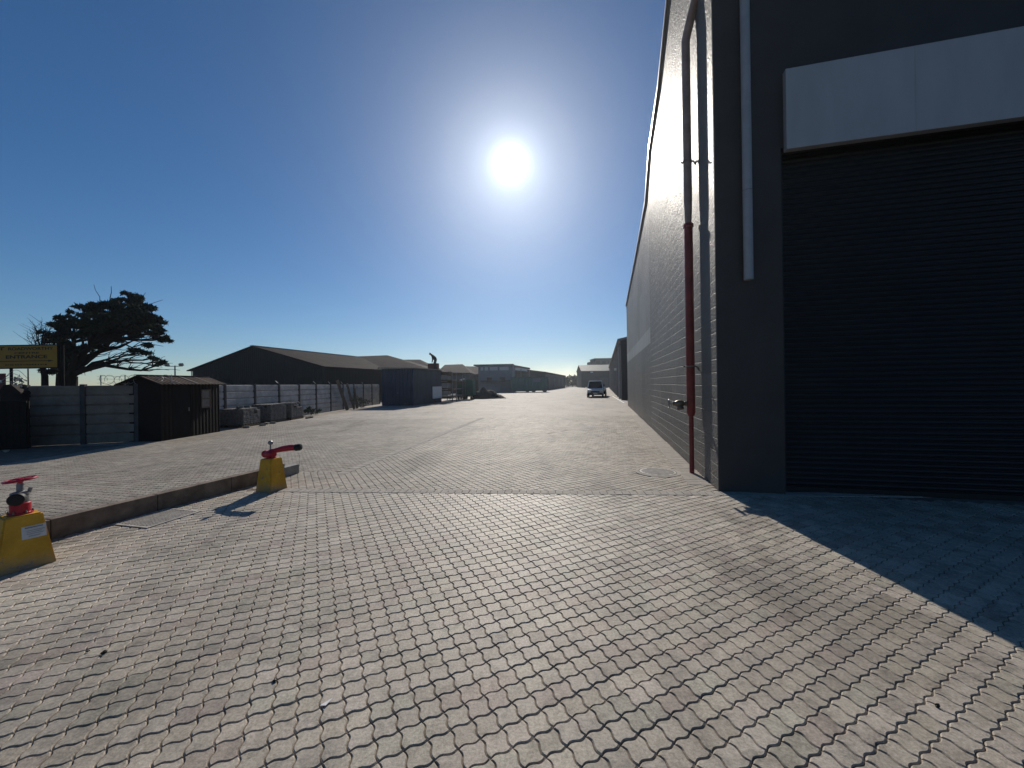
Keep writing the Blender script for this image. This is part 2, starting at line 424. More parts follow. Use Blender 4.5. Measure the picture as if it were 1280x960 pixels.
# ------------------------------------------------------------------ mesh helper
class MB:
    def __init__(self):
        self.v, self.f = [], []

    def add(self, vs, fs):
        o = len(self.v)
        self.v += [tuple(p) for p in vs]
        self.f += [tuple(i + o for i in q) for q in fs]
        return self

    def box(self, c, s, rz=0.0, rx=0.0, ry=0.0, bevel=0.0):
        m = Matrix.Translation(Vector(c)) @ Matrix.Rotation(rz, 4, 'Z') @ Matrix.Rotation(ry, 4, 'Y') @ Matrix.Rotation(rx, 4, 'X')
        bm = bmesh.new()
        bmesh.ops.create_cube(bm, size=1.0)
        bmesh.ops.scale(bm, vec=s, verts=bm.verts)
        if bevel:
            bmesh.ops.bevel(bm, geom=list(bm.edges), offset=bevel, segments=2, affect='EDGES', profile=0.6)
        bmesh.ops.transform(bm, matrix=m, verts=bm.verts)
        bm.verts.index_update()
        self.add([v.co for v in bm.verts], [[v.index for v in f.verts] for f in bm.faces])
        bm.free()
        return self

    def span(self, a, b, bevel=0.0):
        a, b = Vector(a), Vector(b)
        return self.box((a + b) / 2, [abs(x) for x in (b - a)], bevel=bevel)

    def prism(self, poly, vec):
        """extrude a planar 3D polygon along vec"""
        n = len(poly)
        vec = Vector(vec)
        a = [Vector(p) for p in poly]
        vs = a + [p + vec for p in a]
        fs = [list(range(n))[::-1], list(range(n, 2 * n))]
        for i in range(n):
            j = (i + 1) % n
            fs.append([i, j, n + j, n + i])
        return self.add(vs, fs)

    def tube(self, pts, r, n=10, cap=True):
        pts = [Vector(p) for p in pts]
        rs = r if isinstance(r, (list, tuple)) else [r] * len(pts)
        vs, fs = [], []
        prev = None
        for i, p in enumerate(pts):
            if i == 0:
                t = pts[1] - p
            elif i == len(pts) - 1:
                t = p - pts[i - 1]
            else:
                t = (pts[i + 1] - p).normalized() + (p - pts[i - 1]).normalized()
            t.normalize()
            if prev is None:
                up = Vector((0, 0, 1)) if abs(t.z) < 0.9 else Vector((1, 0, 0))
                a = t.cross(up).normalized()
            else:
                a = (prev - t * prev.dot(t)).normalized()
            prev = a
            b = t.cross(a)
            for k in range(n):
                w = 2 * math.pi * k / n
                vs.append(p + (a * math.cos(w) + b * math.sin(w)) * rs[i])
        for i in range(len(pts) - 1):
            for k in range(n):
                k2 = (k + 1) % n
                fs.append([i * n + k, i * n + k2, (i + 1) * n + k2, (i + 1) * n + k])
        if cap:
            fs.append(list(range(n))[::-1])
            fs.append([(len(pts) - 1) * n + k for k in range(n)])
        return self.add(vs, fs)

    def lathe(self, prof, o=(0, 0, 0), axis=(0, 0, 1), n=20):
        ax = Vector(axis).normalized()
        pts = [Vector(o) + ax * z for _, z in prof]
        a = ax.cross(Vector((0, 0, 1)) if abs(ax.z) < 0.9 else Vector((1, 0, 0))).normalized()
        b = ax.cross(a)
        vs, fs = [], []
        for (r_, _), p in zip(prof, pts):
            for k in range(n):
                w = 2 * math.pi * k / n
                vs.append(p + (a * math.cos(w) + b * math.sin(w)) * r_)
        for i in range(len(prof) - 1):
            for k in range(n):
                k2 = (k + 1) % n
                fs.append([i * n + k, i * n + k2, (i + 1) * n + k2, (i + 1) * n + k])
        fs.append(list(range(n))[::-1])
        fs.append([(len(prof) - 1) * n + k for k in range(n)])
        return self.add(vs, fs)

    def torus(self, c, R_, r_, axis=(0, 0, 1), n=24, k=8):
        ax = Vector(axis).normalized()
        a = ax.cross(Vector((0, 0, 1)) if abs(ax.z) < 0.9 else Vector((1, 0, 0))).normalized()
        b = ax.cross(a)
        vs, fs = [], []
        for i in range(n):
            w = 2 * math.pi * i / n
            d = a * math.cos(w) + b * math.sin(w)
            for j in range(k):
                u = 2 * math.pi * j / k
                vs.append(Vector(c) + d * (R_ + r_ * math.cos(u)) + ax * (r_ * math.sin(u)))
        for i in range(n):
            for j in range(k):
                i2, j2 = (i + 1) % n, (j + 1) % k
                fs.append([i * k + j, i2 * k + j, i2 * k + j2, i * k + j2])
        return self.add(vs, fs)

    def build(self, name, mat, parent=None, smooth=False, loc=None, shift=None):
        me = bpy.data.meshes.new(name)
        vs = self.v
        if shift is not None:
            vs = [(v[0] - shift[0], v[1] - shift[1], v[2] - shift[2]) for v in vs]
        me.from_pydata(vs, [], self.f)
        bm = bmesh.new()
        bm.from_mesh(me)
        bmesh.ops.recalc_face_normals(bm, faces=bm.faces)
        bm.to_mesh(me)
        bm.free()
        me.materials.append(M[mat] if isinstance(mat, str) else mat)
        if smooth:
            me.polygons.foreach_set('use_smooth', [True] * len(me.polygons))
            try:
                me.set_sharp_from_angle(angle=rad(38))
            except Exception:
                pass
        o = bpy.data.objects.new(name, me)
        col.objects.link(o)
        if parent is not None:
            o.parent = parent
        if loc is not None:
            o.location = loc
        return o


def tag(o, label=None, cat=None, group=None, kind=None):
    for k, v in (('label', label), ('category', cat), ('group', group), ('kind', kind)):
        if v:
            o[k] = v
    return o


def thing(name, loc, rz, label, cat, group=None):
    o = bpy.data.objects.new(name, None)
    col.objects.link(o)
    o.empty_display_size = 0.2
    o.location = loc
    o.rotation_euler = (0, 0, rz)
    return tag(o, label, cat, group)


def dup(root, loc, rz, label):
    c = root.copy()
    col.objects.link(c)
    c.location = loc
    c.rotation_euler = (0, 0, rz)
    c['label'] = label
    for ch in list(root.children):
        d = ch.copy()
        col.objects.link(d)
        d.parent = c
        for g in list(ch.children):
            e = g.copy()
            col.objects.link(e)
            e.parent = d
    return c


# ------------------------------------------------------------------ camera, light, sky
cam = bpy.data.cameras.new('camera')
cam.sensor_width = 36.0
cam.lens = F / 1280 * 36.0
cam.clip_start, cam.clip_end = 0.05, 6000
co = bpy.data.objects.new('camera', cam)
col.objects.link(co)
mw = Matrix((RV, UV, -Vector((0, 1, 0)))).transposed().to_4x4()
mw.translation = (0, 0, CAM_H)
co.matrix_world = mw
sc.camera = co

sl = bpy.data.lights.new('sun', 'SUN')
sl.energy = 4.4
sl.angle = rad(0.53)
sl.color = (1.0, 0.93, 0.83)
so = bpy.data.objects.new('sun', sl)
col.objects.link(so)
so.rotation_euler = SUN_DIR.to_track_quat('Z', 'Y').to_euler()
so.location = (0, 20, 30)

w = bpy.data.worlds.new('World')
sc.world = w
w.use_nodes = True
nt = w.node_tree
bg = nt.nodes['Background']
sky = nd(nt, 'ShaderNodeTexSky', sky_type='NISHITA')
sky.sun_disc = False
sky.sun_elevation = SUN_EL
sky.sun_rotation = SUN_AZ
sky.altitude = 600
sky.air_density = 1.0
sky.dust_density = 0.25
sky.ozone_density = 5.0
hs = nd(nt, 'ShaderNodeHueSaturation')
hs.inputs['Saturation'].default_value = 1.17
nt.links.new(sky.outputs[0], hs.inputs['Color'])
nt.links.new(hs.outputs[0], bg.inputs[0])
bg.inputs[1].default_value = 0.067
# the visible disc of the sun itself, in the sky, where the sun lamp shines from
tc = nd(nt, 'ShaderNodeTexCoord')
dp = nd(nt, 'ShaderNodeVectorMath', operation='DOT_PRODUCT')
dp.inputs[1].default_value = SUN_DIR
nt.links.new(tc.outputs['Generated'], dp.inputs[0])
ac = nd(nt, 'ShaderNodeMath', operation='ARCCOSINE')
nt.links.new(dp.outputs['Value'], ac.inputs[0])


def aureole(width, amp):
    dv = nd(nt, 'ShaderNodeMath', operation='DIVIDE')
    dv.inputs[1].default_value = -rad(width)
    nt.links.new(ac.outputs[0], dv.inputs[0])
    ex = nd(nt, 'ShaderNodeMath', operation='EXPONENT')
    nt.links.new(dv.outputs[0], ex.inputs[0])
    mu = nd(nt, 'ShaderNodeMath', operation='MULTIPLY')
    mu.inputs[1].default_value = amp
    nt.links.new(ex.outputs[0], mu.inputs[0])
    return mu.outputs[0]


ad = nd(nt, 'ShaderNodeMath', operation='ADD')
nt.links.new(aureole(0.55, 9.0), ad.inputs[0])
ad2 = nd(nt, 'ShaderNodeMath', operation='ADD')
nt.links.new(aureole(2.0, 0.9), ad2.inputs[0])
nt.links.new(aureole(7.0, 0.36), ad2.inputs[1])
nt.links.new(ad2.outputs[0], ad.inputs[1])
em = nd(nt, 'ShaderNodeBackground')
em.inputs[0].default_value = (0.90, 0.97, 1.0, 1)
nt.links.new(ad.outputs[0], em.inputs[1])
# low bank of pale dust cloud standing over the far end of the street
cs = nd(nt, 'ShaderNodeSeparateXYZ')
nt.links.new(tc.outputs['Generated'], cs.inputs[0])


def wm(op, a, c=None):
    n = nd(nt, 'ShaderNodeMath', operation=op)
    for i, v in enumerate((a, c)):
        if v is None:
            continue
        if isinstance(v, (int, float)):
            n.inputs[i].default_value = v
        else:
            nt.links.new(v, n.inputs[i])
    return n.outputs[0]


cn1 = nd(nt, 'ShaderNodeTexNoise')
cn1.inputs['Scale'].default_value = 16
cn1.inputs['Detail'].default_value = 6
nt.links.new(tc.outputs['Generated'], cn1.inputs['Vector'])
gz_ = wm('POWER', wm('DIVIDE', wm('SUBTRACT', cs.outputs[2], 0.012), 0.032), 2.0)
gx_ = wm('POWER', wm('DIVIDE', wm('SUBTRACT', cs.outputs[0], 0.13), 0.085), 2.0)
cloud = wm('MULTIPLY', wm('EXPONENT', wm('MULTIPLY', wm('ADD', gz_, gx_), -1.0)), wm('MULTIPLY', cn1.outputs['Fac'], wm('GREATER_THAN', cs.outputs[1], 0.0)))
cem = nd(nt, 'ShaderNodeBackground')
cem.inputs[0].default_value = (1.0, 0.90, 0.76, 1)
nt.links.new(wm('MULTIPLY', cloud, 0.75), cem.inputs[1])
ash2 = nd(nt, 'ShaderNodeAddShader')
nt.links.new(cem.outputs[0], ash2.inputs[0])
ash = nd(nt, 'ShaderNodeAddShader')
nt.links.new(bg.outputs[0], ash.inputs[0])
nt.links.new(em.outputs[0], ash.inputs[1])
nt.links.new(ash.outputs[0], ash2.inputs[1])
nt.links.new(ash2.outputs[0], nt.nodes['World Output'].inputs[0])

sc.view_settings.view_transform = 'Standard'
sc.view_settings.look = 'None'
sc.view_settings.gamma = 1.0
sc.view_settings.use_curve_mapping = False
sc.view_settings.exposure = 0.0
sc.cycles.use_denoising = True
sc.cycles.max_bounces = 6
sc.cycles.diffuse_bounces = 3
sc.cycles.glossy_bounces = 3
sc.cycles.transparent_max_bounces = 4
sc.cycles.volume_bounces = 0
sc.cycles.sample_clamp_indirect = 4.0

# ------------------------------------------------------------------ ground
def sheet(name, poly, z, mat, kind='structure'):
    mb = MB()
    mb.add([(x, y, z) for x, y in poly], [list(range(len(poly)))])
    o = mb.build(name, mat)
    tag(o, kind=kind)
    return o


def rect(x0, y0, x1, y1):
    return [(x0, y0), (x1, y0), (x1, y1), (x0, y1)]


YN = 19.0        # real pavers up to here, textured paving beyond
sheet('ground', rect(-2500, -60, 2500, 3000), -0.03, 'ground')
sheet('paving_bed', rect(-16, -8, 15, YN), -0.0062, 'bed')
sheet('paving_distance', [(-12.3, YN), (15, YN), (30, 60), (52, 160), (-10, 160), (-12.3, 90)], -0.003, 'paver_far')
sheet('tarmac', rect(-40, 2, -11.6, 11.5), -0.008, 'tar')

# seams between the paved fields
K0, K1, K2 = G(64, 675), G(325, 604), G(373, 591.5)        # foot of the low kerb wall
kd = (K2 - K0).normalized()
KB = K0 - kd * 6.0
SA, SB = G(400, 600), G(620, 515)
sd = (SB - SA).normalized()
Q0, Q1 = G(372, 613), G(900, 617)                           # header course across the yard
qd = (Q1 - Q0).normalized()


gq = [G(145, 657), G(190, 660), G(253, 640), G(200, 635)]
gc = sum(gq, Vector()) / 4
gl = ((gq[2] - gq[1]).length + (gq[3] - gq[0]).length) / 2
ga = math.atan2(*(gq[2] - gq[1]).yx)
gw = 0.56
mc = G(822, 590)


def side(p, a, d):
    return (p[..., 0] - a.x) * d.y - (p[..., 1] - a.y) * d.x     # >0: right of a->d


def cells(theta, off, ok, nedge, jit, alb):
    """interlocking pavers, S-curved edges, two half-cells per stone"""
    c = 0.110
    ct, st = math.cos(theta), math.sin(theta)
    n = int(60 / c)
    ii, jj = np.meshgrid(np.arange(-n, n), np.arange(-n, n), indexing='ij')
    ii, jj = ii.ravel(), jj.ravel()
    lx, ly = (ii + 0.5 + off[0]) * c, (jj + 0.5 + off[1]) * c
    cen = np.stack([ct * lx - st * ly, st * lx + ct * ly], -1)
    keep = (cen[:, 1] > 0.25) & (cen[:, 1] < YN - 0.05) & (np.abs(cen[:, 0]) < 1.42 * cen[:, 1] + 2.2)
    cen, ii, jj = cen[keep], ii[keep], jj[keep]
    loc = np.stack([(cen[:, 0] - CORNER.x) * N.x + (cen[:, 1] - CORNER.y) * N.y,
                    (cen[:, 0] - CORNER.x) * S.x + (cen[:, 1] - CORNER.y) * S.y], -1)
    gdx, gdy = cen[:, 0] - gc.x, cen[:, 1] - gc.y
    hole = (np.abs(gdx * math.cos(ga) + gdy * math.sin(ga)) < gl / 2 + .01) & (np.abs(-gdx * math.sin(ga) + gdy * math.cos(ga)) < gw / 2 + .01)
    hole |= (cen[:, 0] - mc.x) ** 2 + (cen[:, 1] - mc.y) ** 2 < 0.40 ** 2
    keep = ok(cen) & ~hole & ~((loc[:, 0] > -0.02) & (loc[:, 1] > 0.0))
    cen, ii, jj = cen[keep], ii[keep], jj[keep]
    m = len(cen)
    A = 0.078
    t = np.arange(nedge) / nedge
    s_ = A * np.sin(2 * np.pi * t)
    out = np.concatenate([np.stack([t, s_], -1), np.stack([1 - s_, t], -1),
                          np.stack([1 - t, 1 - s_], -1), np.stack([s_, 1 - t], -1)]) - 0.5
    k = len(out)
    # one stone is two cells long, rows staggered
    stone = (ii + (jj % 2)) // 2 * 7919 + jj * 104729
    _, inv = np.unique(stone, return_inverse=True)
    tab = rng.random((inv.max() + 1, 3))
    h, h2, h3 = tab[inv, 0], tab[inv, 1], tab[inv, 2]
    e = rng.random(m)
    scale_o = 0.955 + 0.020 * rng.random(m)
    scale_i = 0.855 + 0.035 * rng.random(m)
    tx, ty = (h - 0.5) * 0.030 * jit, (h2 - 0.5) * 0.030 * jit
    dz = (h3 - 0.5) * 0.0035 * jit
    rings = []
    for sc_, z in ((scale_o, -0.022), (scale_o, -0.0052), (scale_i, 0.0)):
        x = out[None, :, 0] * sc_[:, None] * c
        y = out[None, :, 1] * sc_[:, None] * c
        zz = z + dz[:, None] + tx[:, None] * x + ty[:, None] * y
        rings.append(np.stack([ct * x - st * y + cen[:, 0:1], st * x + ct * y + cen[:, 1:2], zz], -1))
    V = np.concatenate(rings, 1)                      # m, 3k, 3
    base = (np.arange(m) * 3 * k)[:, None]
    a = np.arange(k)
    b = (a + 1) % k
    q1 = np.stack([a, b, k + b, k + a], -1)
    q2 = np.stack([k + a, k + b, 2 * k + b, 2 * k + a], -1)
    q = np.concatenate([q1, q2])                      # 2k quads
    quads = (q[None] + base[:, :, None]).reshape(-1)
    tops = ((2 * k + a)[None] + base).reshape(-1)
    g = 0.82 + 0.26 * h + 0.12 * e
    g *= alb
    tint = np.stack([0.420 * g * (0.985 + 0.03 * h2), 0.372 * g, 0.310 * g * (0.97 + 0.06 * h3), np.ones(m)], -1)
    # a few stones washed greenish or pinkish, some nearly white with dust
    gr = h3 > 0.86
    tint[gr] *= np.array([0.92, 0.95, 0.91, 1])
    pk = h2 > 0.88
    tint[pk] *= np.array([0.94, 0.91, 0.92, 1])
    tint = np.repeat(tint[:, None, :], 3 * k, 1)
    tint[:, :2 * k, :3] *= np.array([0.85, 0.79, 0.72])       # sand and dirt caught in the joints
    tint = tint.reshape(-1, 4)
    return V.reshape(-1, 3), quads, tops, k, m, tint


def pavers(name, theta, off, ok, nedge, jit=1.0, alb=1.0, mat='paver'):
    V, quads, tops, k, m, tint = cells(theta, off, ok, nedge, jit, alb)
    me = bpy.data.meshes.new(name)
    me.vertices.add(len(V))
    me.vertices.foreach_set('co', V.astype(np.float32).ravel())
    nq, nt_ = len(quads) // 4, m
    me.loops.add(len(quads) + len(tops))
    me.loops.foreach_set('vertex_index', np.concatenate([quads, tops]).astype(np.int32))
    me.polygons.add(nq + nt_)
    ls = np.concatenate([np.arange(nq) * 4, nq * 4 + np.arange(nt_) * k])
    me.polygons.foreach_set('loop_start', ls.astype(np.int32))
    at = me.attributes.new('tint', 'FLOAT_COLOR', 'POINT')
    at.data.foreach_set('color', tint.astype(np.float32).ravel())
    sf = me.attributes.new('sharp_face', 'BOOLEAN', 'FACE')
    sf.data.foreach_set('value', np.ones(nq + nt_, dtype=bool))
    me.update(calc_edges=True)
    me.validate()
    me.materials.append(M[mat])
    o = bpy.data.objects.new(name, me)
    col.objects.link(o)
    tag(o, kind='structure')
    return o


behind_q = lambda p: side(p, Q0, qd) < -0.06           # nearer than the header course lies on the right of a->d
def near_ok(p):
    return (side(p, Q0, qd) > 0.06) & ((side(p, KB, kd) > 0.02) | (p[:, 1] < KB.y))
def left_ok(p):
    l1 = (side(p, KB, kd) < -0.12) & (p[:, 1] <= K2.y + 0.08)
    l2 = (side(p, SA, sd) < 0.03) & (p[:, 1] > K2.y + 0.08)
    return (l1 | l2) & (p[:, 0] > -15.9) & ~((p[:, 0] < -11.6) & (p[:, 1] < 11.5))
def right_ok(p):
    r2 = (side(p, SA, sd) > 0.17) & (p[:, 1] > K2.y + 0.08) | (p[:, 1] <= K2.y + 0.08) & (side(p, KB, kd) > -0.03)
    return (side(p, Q0, qd) < -0.06) & r2


pavers('paving', rad(27.3), (0.1, 0.2), near_ok, 8, 1.0, 0.98)
pavers('paving', rad(27.3 + 3), (0.3, 0.6), right_ok, 3, 0.8, 0.87, 'paver_dull')
pavers('paving', rad(-13.4), (0.4, 0.1), left_ok, 3, 0.8, 0.80, 'paver_dull')

# header course and the long edging strip: straight stones
def course(name, a, d, length, wd, step, z=0.005):
    mb = MB()
    nrm = Vector((d.y, -d.x, 0))
    k = int(length / step)
    ang = math.atan2(d.y, d.x)
    for i in range(k):
        p = a + d * (i + 0.5) * step + nrm * wd / 2
        mb.box((p.x, p.y, z - 0.02 + random.uniform(-.0015, .0015)), (step * 0.93, wd * 0.97, 0.04), rz=ang, bevel=0.005)
    o = mb.build(name, 'edging')
    tag(o, kind='structure')


course('paving_edge', Q0 - qd * 0.3 - Vector((qd.y, -qd.x, 0)) * 0.10, qd, (Q1 - Q0).length + 3.5, 0.20, 0.11)
course('paving_edge', SA + sd * 0.45, sd, 11.9, 0.20, 0.22)
w0 = CORNER - N * 0.36
course('paving_edge', w0 + S * 0.3, S, 13.0, 0.34, 0.11)
for (xa, xb, yy_) in ((700, 706, 539), (731, 738, 538.5), (683, 690, 542)):
    a_, b_ = G(xa, yy_), G(xb, yy_ - 1.6)
    sheet('road_marking', [(a_.x, a_.y), (a_.x + .12, a_.y), (b_.x + .12, b_.y), (b_.x, b_.y)], 0.006, 'edging')

# sand washed along the foot of the white fence
sheet('sand_strip', [(-12.0, 20.5), (-11.2, 21), (-10.9, 24), (-11.1, 27.5), (-10.2, 31), (-11.6, 31), (-12.0, 27)], 0.004, 'sand')
sheet('sand_strip', [(-8.4, 30.5), (-7.0, 30.0), (-5.4, 36), (-4.0, 41.5), (-5.4, 42), (-6.6, 37)], 0.004, 'sand')

# ------------------------------------------------------------------ the warehouse on the right
wh = thing('warehouse', (CORNER.x, CORNER.y, 0), -AZ,
           'tall grey painted block warehouse with dark roller door front on the right', 'warehouse')
prof = [wallhit(*p) for p in ((836.7, 0), (825, 110), (813.3, 187), (808.3, 253), (795.7, 320), (783, 383))]
prof = [(0.0, prof[0][1] + 0.34 * prof[0][0])] + prof
L = prof[-1][0]
TOP0 = prof[0][1]
poly = [(0.0, 0.0, -0.03), (0, L, -0.03), (0, L, prof[-1][1])] + [(0, t, z) for t, z in prof[::-1][1:]]
MB().prism(poly, (0.24, 0, 0)).build('street_wall', 'wall', wh)
fr = MB()
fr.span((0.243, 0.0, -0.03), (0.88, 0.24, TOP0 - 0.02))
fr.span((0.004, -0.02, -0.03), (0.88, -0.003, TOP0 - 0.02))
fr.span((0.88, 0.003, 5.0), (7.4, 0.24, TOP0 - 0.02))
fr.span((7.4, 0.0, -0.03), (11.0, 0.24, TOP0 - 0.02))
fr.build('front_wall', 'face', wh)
bk = MB()
bk.span((0.245, L - 0.24, -0.03), (11, L - 0.003, prof[-1][1] - .02))
bk.prism([(10.76, 0.245, -0.03), (10.76, L - .245, -0.03), (10.76, L - .245, prof[-1][1])] + [(10.76, max(t, .245), z) for t, z in prof[::-1][1:]], (0.24, 0, 0))
bk.build('rear_wall', 'face', wh)
rf = MB()
pr = [(t, z) for t, z in prof]
rf.prism([(-0.05, t, z + 0.004) for t, z in pr] + [(-0.05, t, z + 0.10) for t, z in pr[::-1]], (11.1, 0, 0))
rf.build('roof', 'palewall', wh)
fl = MB()
for (t0, z0), (t1, z1) in zip(pr[:-1], pr[1:]):
    fl.prism([(-0.075, t0, z0 - 0.03), (-0.075, t1, z1 - 0.03), (-0.075, t1, z1 + 0.11), (-0.075, t0, z0 + 0.11)], (0.022, 0, 0))
fl.build('roof_flashing', 'flash', wh)
# roller door: curved slats
rd = MB()
nsl, pitch = 66, 0.076
pf = []
for i in range(nsl):
    z = i * pitch
    pf += [(0.215, z + 0.006), (0.196, z + 0.018), (0.19, z + pitch * .5), (0.196, z + pitch - 0.018), (0.215, z + pitch - 0.006)]
vs = [(0.882, y, z) for y, z in pf] + [(7.398, y, z) for y, z in pf]
k = len(pf)
rd.add(vs, [[i, i + 1, k + i + 1, k + i] for i in range(k - 1)])
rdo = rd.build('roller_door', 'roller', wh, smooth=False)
MB().span((0.882, 0.16, 0.0), (7.398, 0.19, 0.075)).build('bottom_rail', 'roller', rdo)
gr_ = MB()
gr_.span((0.886, 0.10, 0), (0.945, 0.187, 4.99))
gr_.build('guide_rail', 'roller', wh)
MB().span((7.335, 0.10, 0), (7.394, 0.187, 4.99)).build('guide_rail', 'roller', wh)
hd = MB()
hd.span((0.926, -0.10, 4.93), (7.2, 0.0, 6.07), bevel=0.008)
hdo = hd.build('fascia_board', 'hood', wh)
for x in (2.45, 4.0, 5.6):
    MB().span((x - .012, -.1035, 4.94), (x + .012, -.1005, 6.06)).build('seam_strip', 'hood', hdo)
dpn = MB()
dpn.tube([(0.415, -0.105, TOP0 - 0.3), (0.415, -0.105, 3.11)], 0.062, 16)
dpo = dpn.build('downpipe', 'pvc', wh, smooth=True)
for z in (4.4, 9.4):
    MB().torus((0.415, -0.105, z), 0.063, 0.005, n=20, k=6).box((0.415, -0.022, z), (0.03, 0.045, 0.03)).build('pipe_clip', 'steel', dpo)

# ------------------------------------------------------------------ red fire standpipe by the wall
pg = CORNER + S * 1.15 - N * 0.13
pt = (pg - CORNER).dot(S)
sp_ = thing('fire_standpipe', (pg.x, pg.y, 0), -AZ, 'red fire standpipe rising up the grey warehouse wall', 'fire pipe')
off = -(pg - CORNER).dot(N)                    # distance off the wall
zt = 7.75
MB().tube([(0, 0, 0), (0, 0, 1.08)], 0.041, 14).build('lower_pipe', 'redpipe', sp_, smooth=True)
MB().tube([(0, 0, 1.03), (0, 0, 1.09), (0, 0, 4.44)], [0.055, 0.073, 0.073], 16).build('riser_pipe', 'redpipe', sp_, smooth=True)
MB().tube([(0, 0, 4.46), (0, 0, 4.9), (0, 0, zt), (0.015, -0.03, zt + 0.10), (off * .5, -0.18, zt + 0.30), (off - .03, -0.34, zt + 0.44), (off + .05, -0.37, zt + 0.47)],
          [0.055, 0.073, 0.073, 0.073, 0.073, 0.073, 0.073], 16).build('upper_riser', 'glarepipe', sp_, smooth=True)
for z in (4.45,):
    MB().lathe([(0.073, -0.03), (0.088, -0.028), (0.088, 0.028), (0.073, 0.03)], (0, 0, z), n=18).build('coupling', 'redpipe', sp_, smooth=True)
for z in (1.92, 5.6):
    b = MB().torus((0, 0, z), 0.078, 0.011, n=20, k=6)
    b.tube([(-0.12, 0, z), (-0.06, 0, z)], 0.014, 8).tube([(0.075, 0, z), (off * .8, 0.0, z), (off + .01, 0, z - 0.07)], 0.016, 8)
    b.build('pipe_bracket', 'steel', sp_, smooth=True)
vz = 1.25
va = Vector((-0.93, 0.05, 0)).normalized()      # the valve sticks out over the yard
vb = MB()
vb.lathe([(0.03, 0.06), (0.045, 0.075), (0.045, 0.10), (0.03, 0.11), (0.055, 0.13), (0.068, 0.17), (0.068, 0.21), (0.05, 0.25), (0.035, 0.27), (0.038, 0.30), (0.02, 0.31)], (0, 0, vz), va, 16)
vb.lathe([(0.04, 0), (0.045, 0.07), (0.06, 0.075), (0.06, 0.10), (0.05, 0.11)], va * 0.19 + Vector((0, 0, vz)), (0.1, -0.3, -1), 16)
vlo = vb.build('valve_body', 'brass', sp_, smooth=True)
hw = MB().torus(va * 0.37 + Vector((0, 0, vz)), 0.075, 0.009, va, 24, 6).tube([va * 0.29 + Vector((0, 0, vz)), va * 0.385 + Vector((0, 0, vz))], 0.012, 8)
for k in range(3):
    ang = k * math.pi / 3
    d = Vector((0, math.cos(ang), math.sin(ang)))
    hw.tube([va * 0.37 + Vector((0, 0, vz)) - d * 0.075, va * 0.37 + Vector((0, 0, vz)) + d * 0.075], 0.006, 6)
hw.build('handwheel', 'steel', vlo, smooth=True)

# ------------------------------------------------------------------ covers set in the paving
gt = thing('drain_cover', (gc.x, gc.y, 0), ga, 'rusty studded drain cover set in the paving beside the brown kerb', 'drain cover')
f_ = MB()
for y in (-gw / 2, gw / 2):
    f_.box((0, y, 0.0), (gl, 0.035, 0.024))
for x in (-gl / 2 + .017, gl / 2 - .017):
    f_.box((x, 0, -0.001), (0.034, gw - 0.04, 0.024))
f_.build('frame', 'iron', gt)
MB().span((-gl / 2 + .036, -gw / 2 + .019, -.006), (gl / 2 - .036, gw / 2 - .019, .0015)).build('plate', 'rustplate', gt)
g_ = MB()
for i in range(19):
    for j in range(10):
        g_.box((-gl / 2 + .06 + i * (gl - .12) / 18, -gw / 2 + .055 + j * (gw - .11) / 9, 0.006), (0.027, 0.027, 0.008))
g_.build('stud_pattern', 'iron', gt)
mh = thing('manhole_cover', (mc.x, mc.y, 0), 0, 'round dusty manhole cover in the paving near the red pipe', 'manhole cover')
MB().lathe([(0.40, -0.02), (0.40, 0.006), (0.33, 0.008), (0.325, -0.006)], n=40).build('collar', 'edging', mh, smooth=True)
l_ = MB().lathe([(0.315, -0.02), (0.315, 0.009), (0.30, 0.0105), (0.0, 0.0105)], n=40)
for k in range(-5, 6):
    y = k * 0.052
    hx = math.sqrt(max(0.28 ** 2 - y * y, 0.001))
    l_.box((0, y, 0.012), (2 * hx, 0.02, 0.006))
l_.build('lid', 'iron', mh)

q = G(408, 879)
m = MB().prism([(-.025, -.02, 0), (.008, -.024, .003), (.026, .024, .006)], (0, 0, .0015))
o = m.build('paper_scrap', 'white')
o.location = (q.x, q.y, 0.004)
tag(o, 'small torn scrap of white paper lying on the near paving', 'paper scrap')
stn = MB()
bm = bmesh.new()
bmesh.ops.create_icosphere(bm, subdivisions=2, radius=0.012)
for v in bm.verts:
    v.co *= 1 + .25 * math.sin(v.co.x * 300 + v.co.y * 410 + v.co.z * 270)
stn.add([v.co for v in bm.verts], [[v.index for v in f.verts] for f in bm.faces])
bm.free()
st0 = stn.build('pebble', 'ink', smooth=False)
tag(st0, 'small dark pebble lying on the near block paving', 'pebble', 'dark pebbles on the paving')
for i, (x, y) in enumerate(((344, 851), (130, 817), (1172, 884), (110, 815))):
    o = st0 if i == 0 else st0.copy()
    if i:
        col.objects.link(o)
    q = G(x, y)
    o.location = (q.x, q.y, 0.006)
    o.rotation_euler = (i, i * 2, i * 3)
    k_ = random.uniform(.4, 1.0)
    o.scale = (k_, k_ * 1.3, k_ * .7)

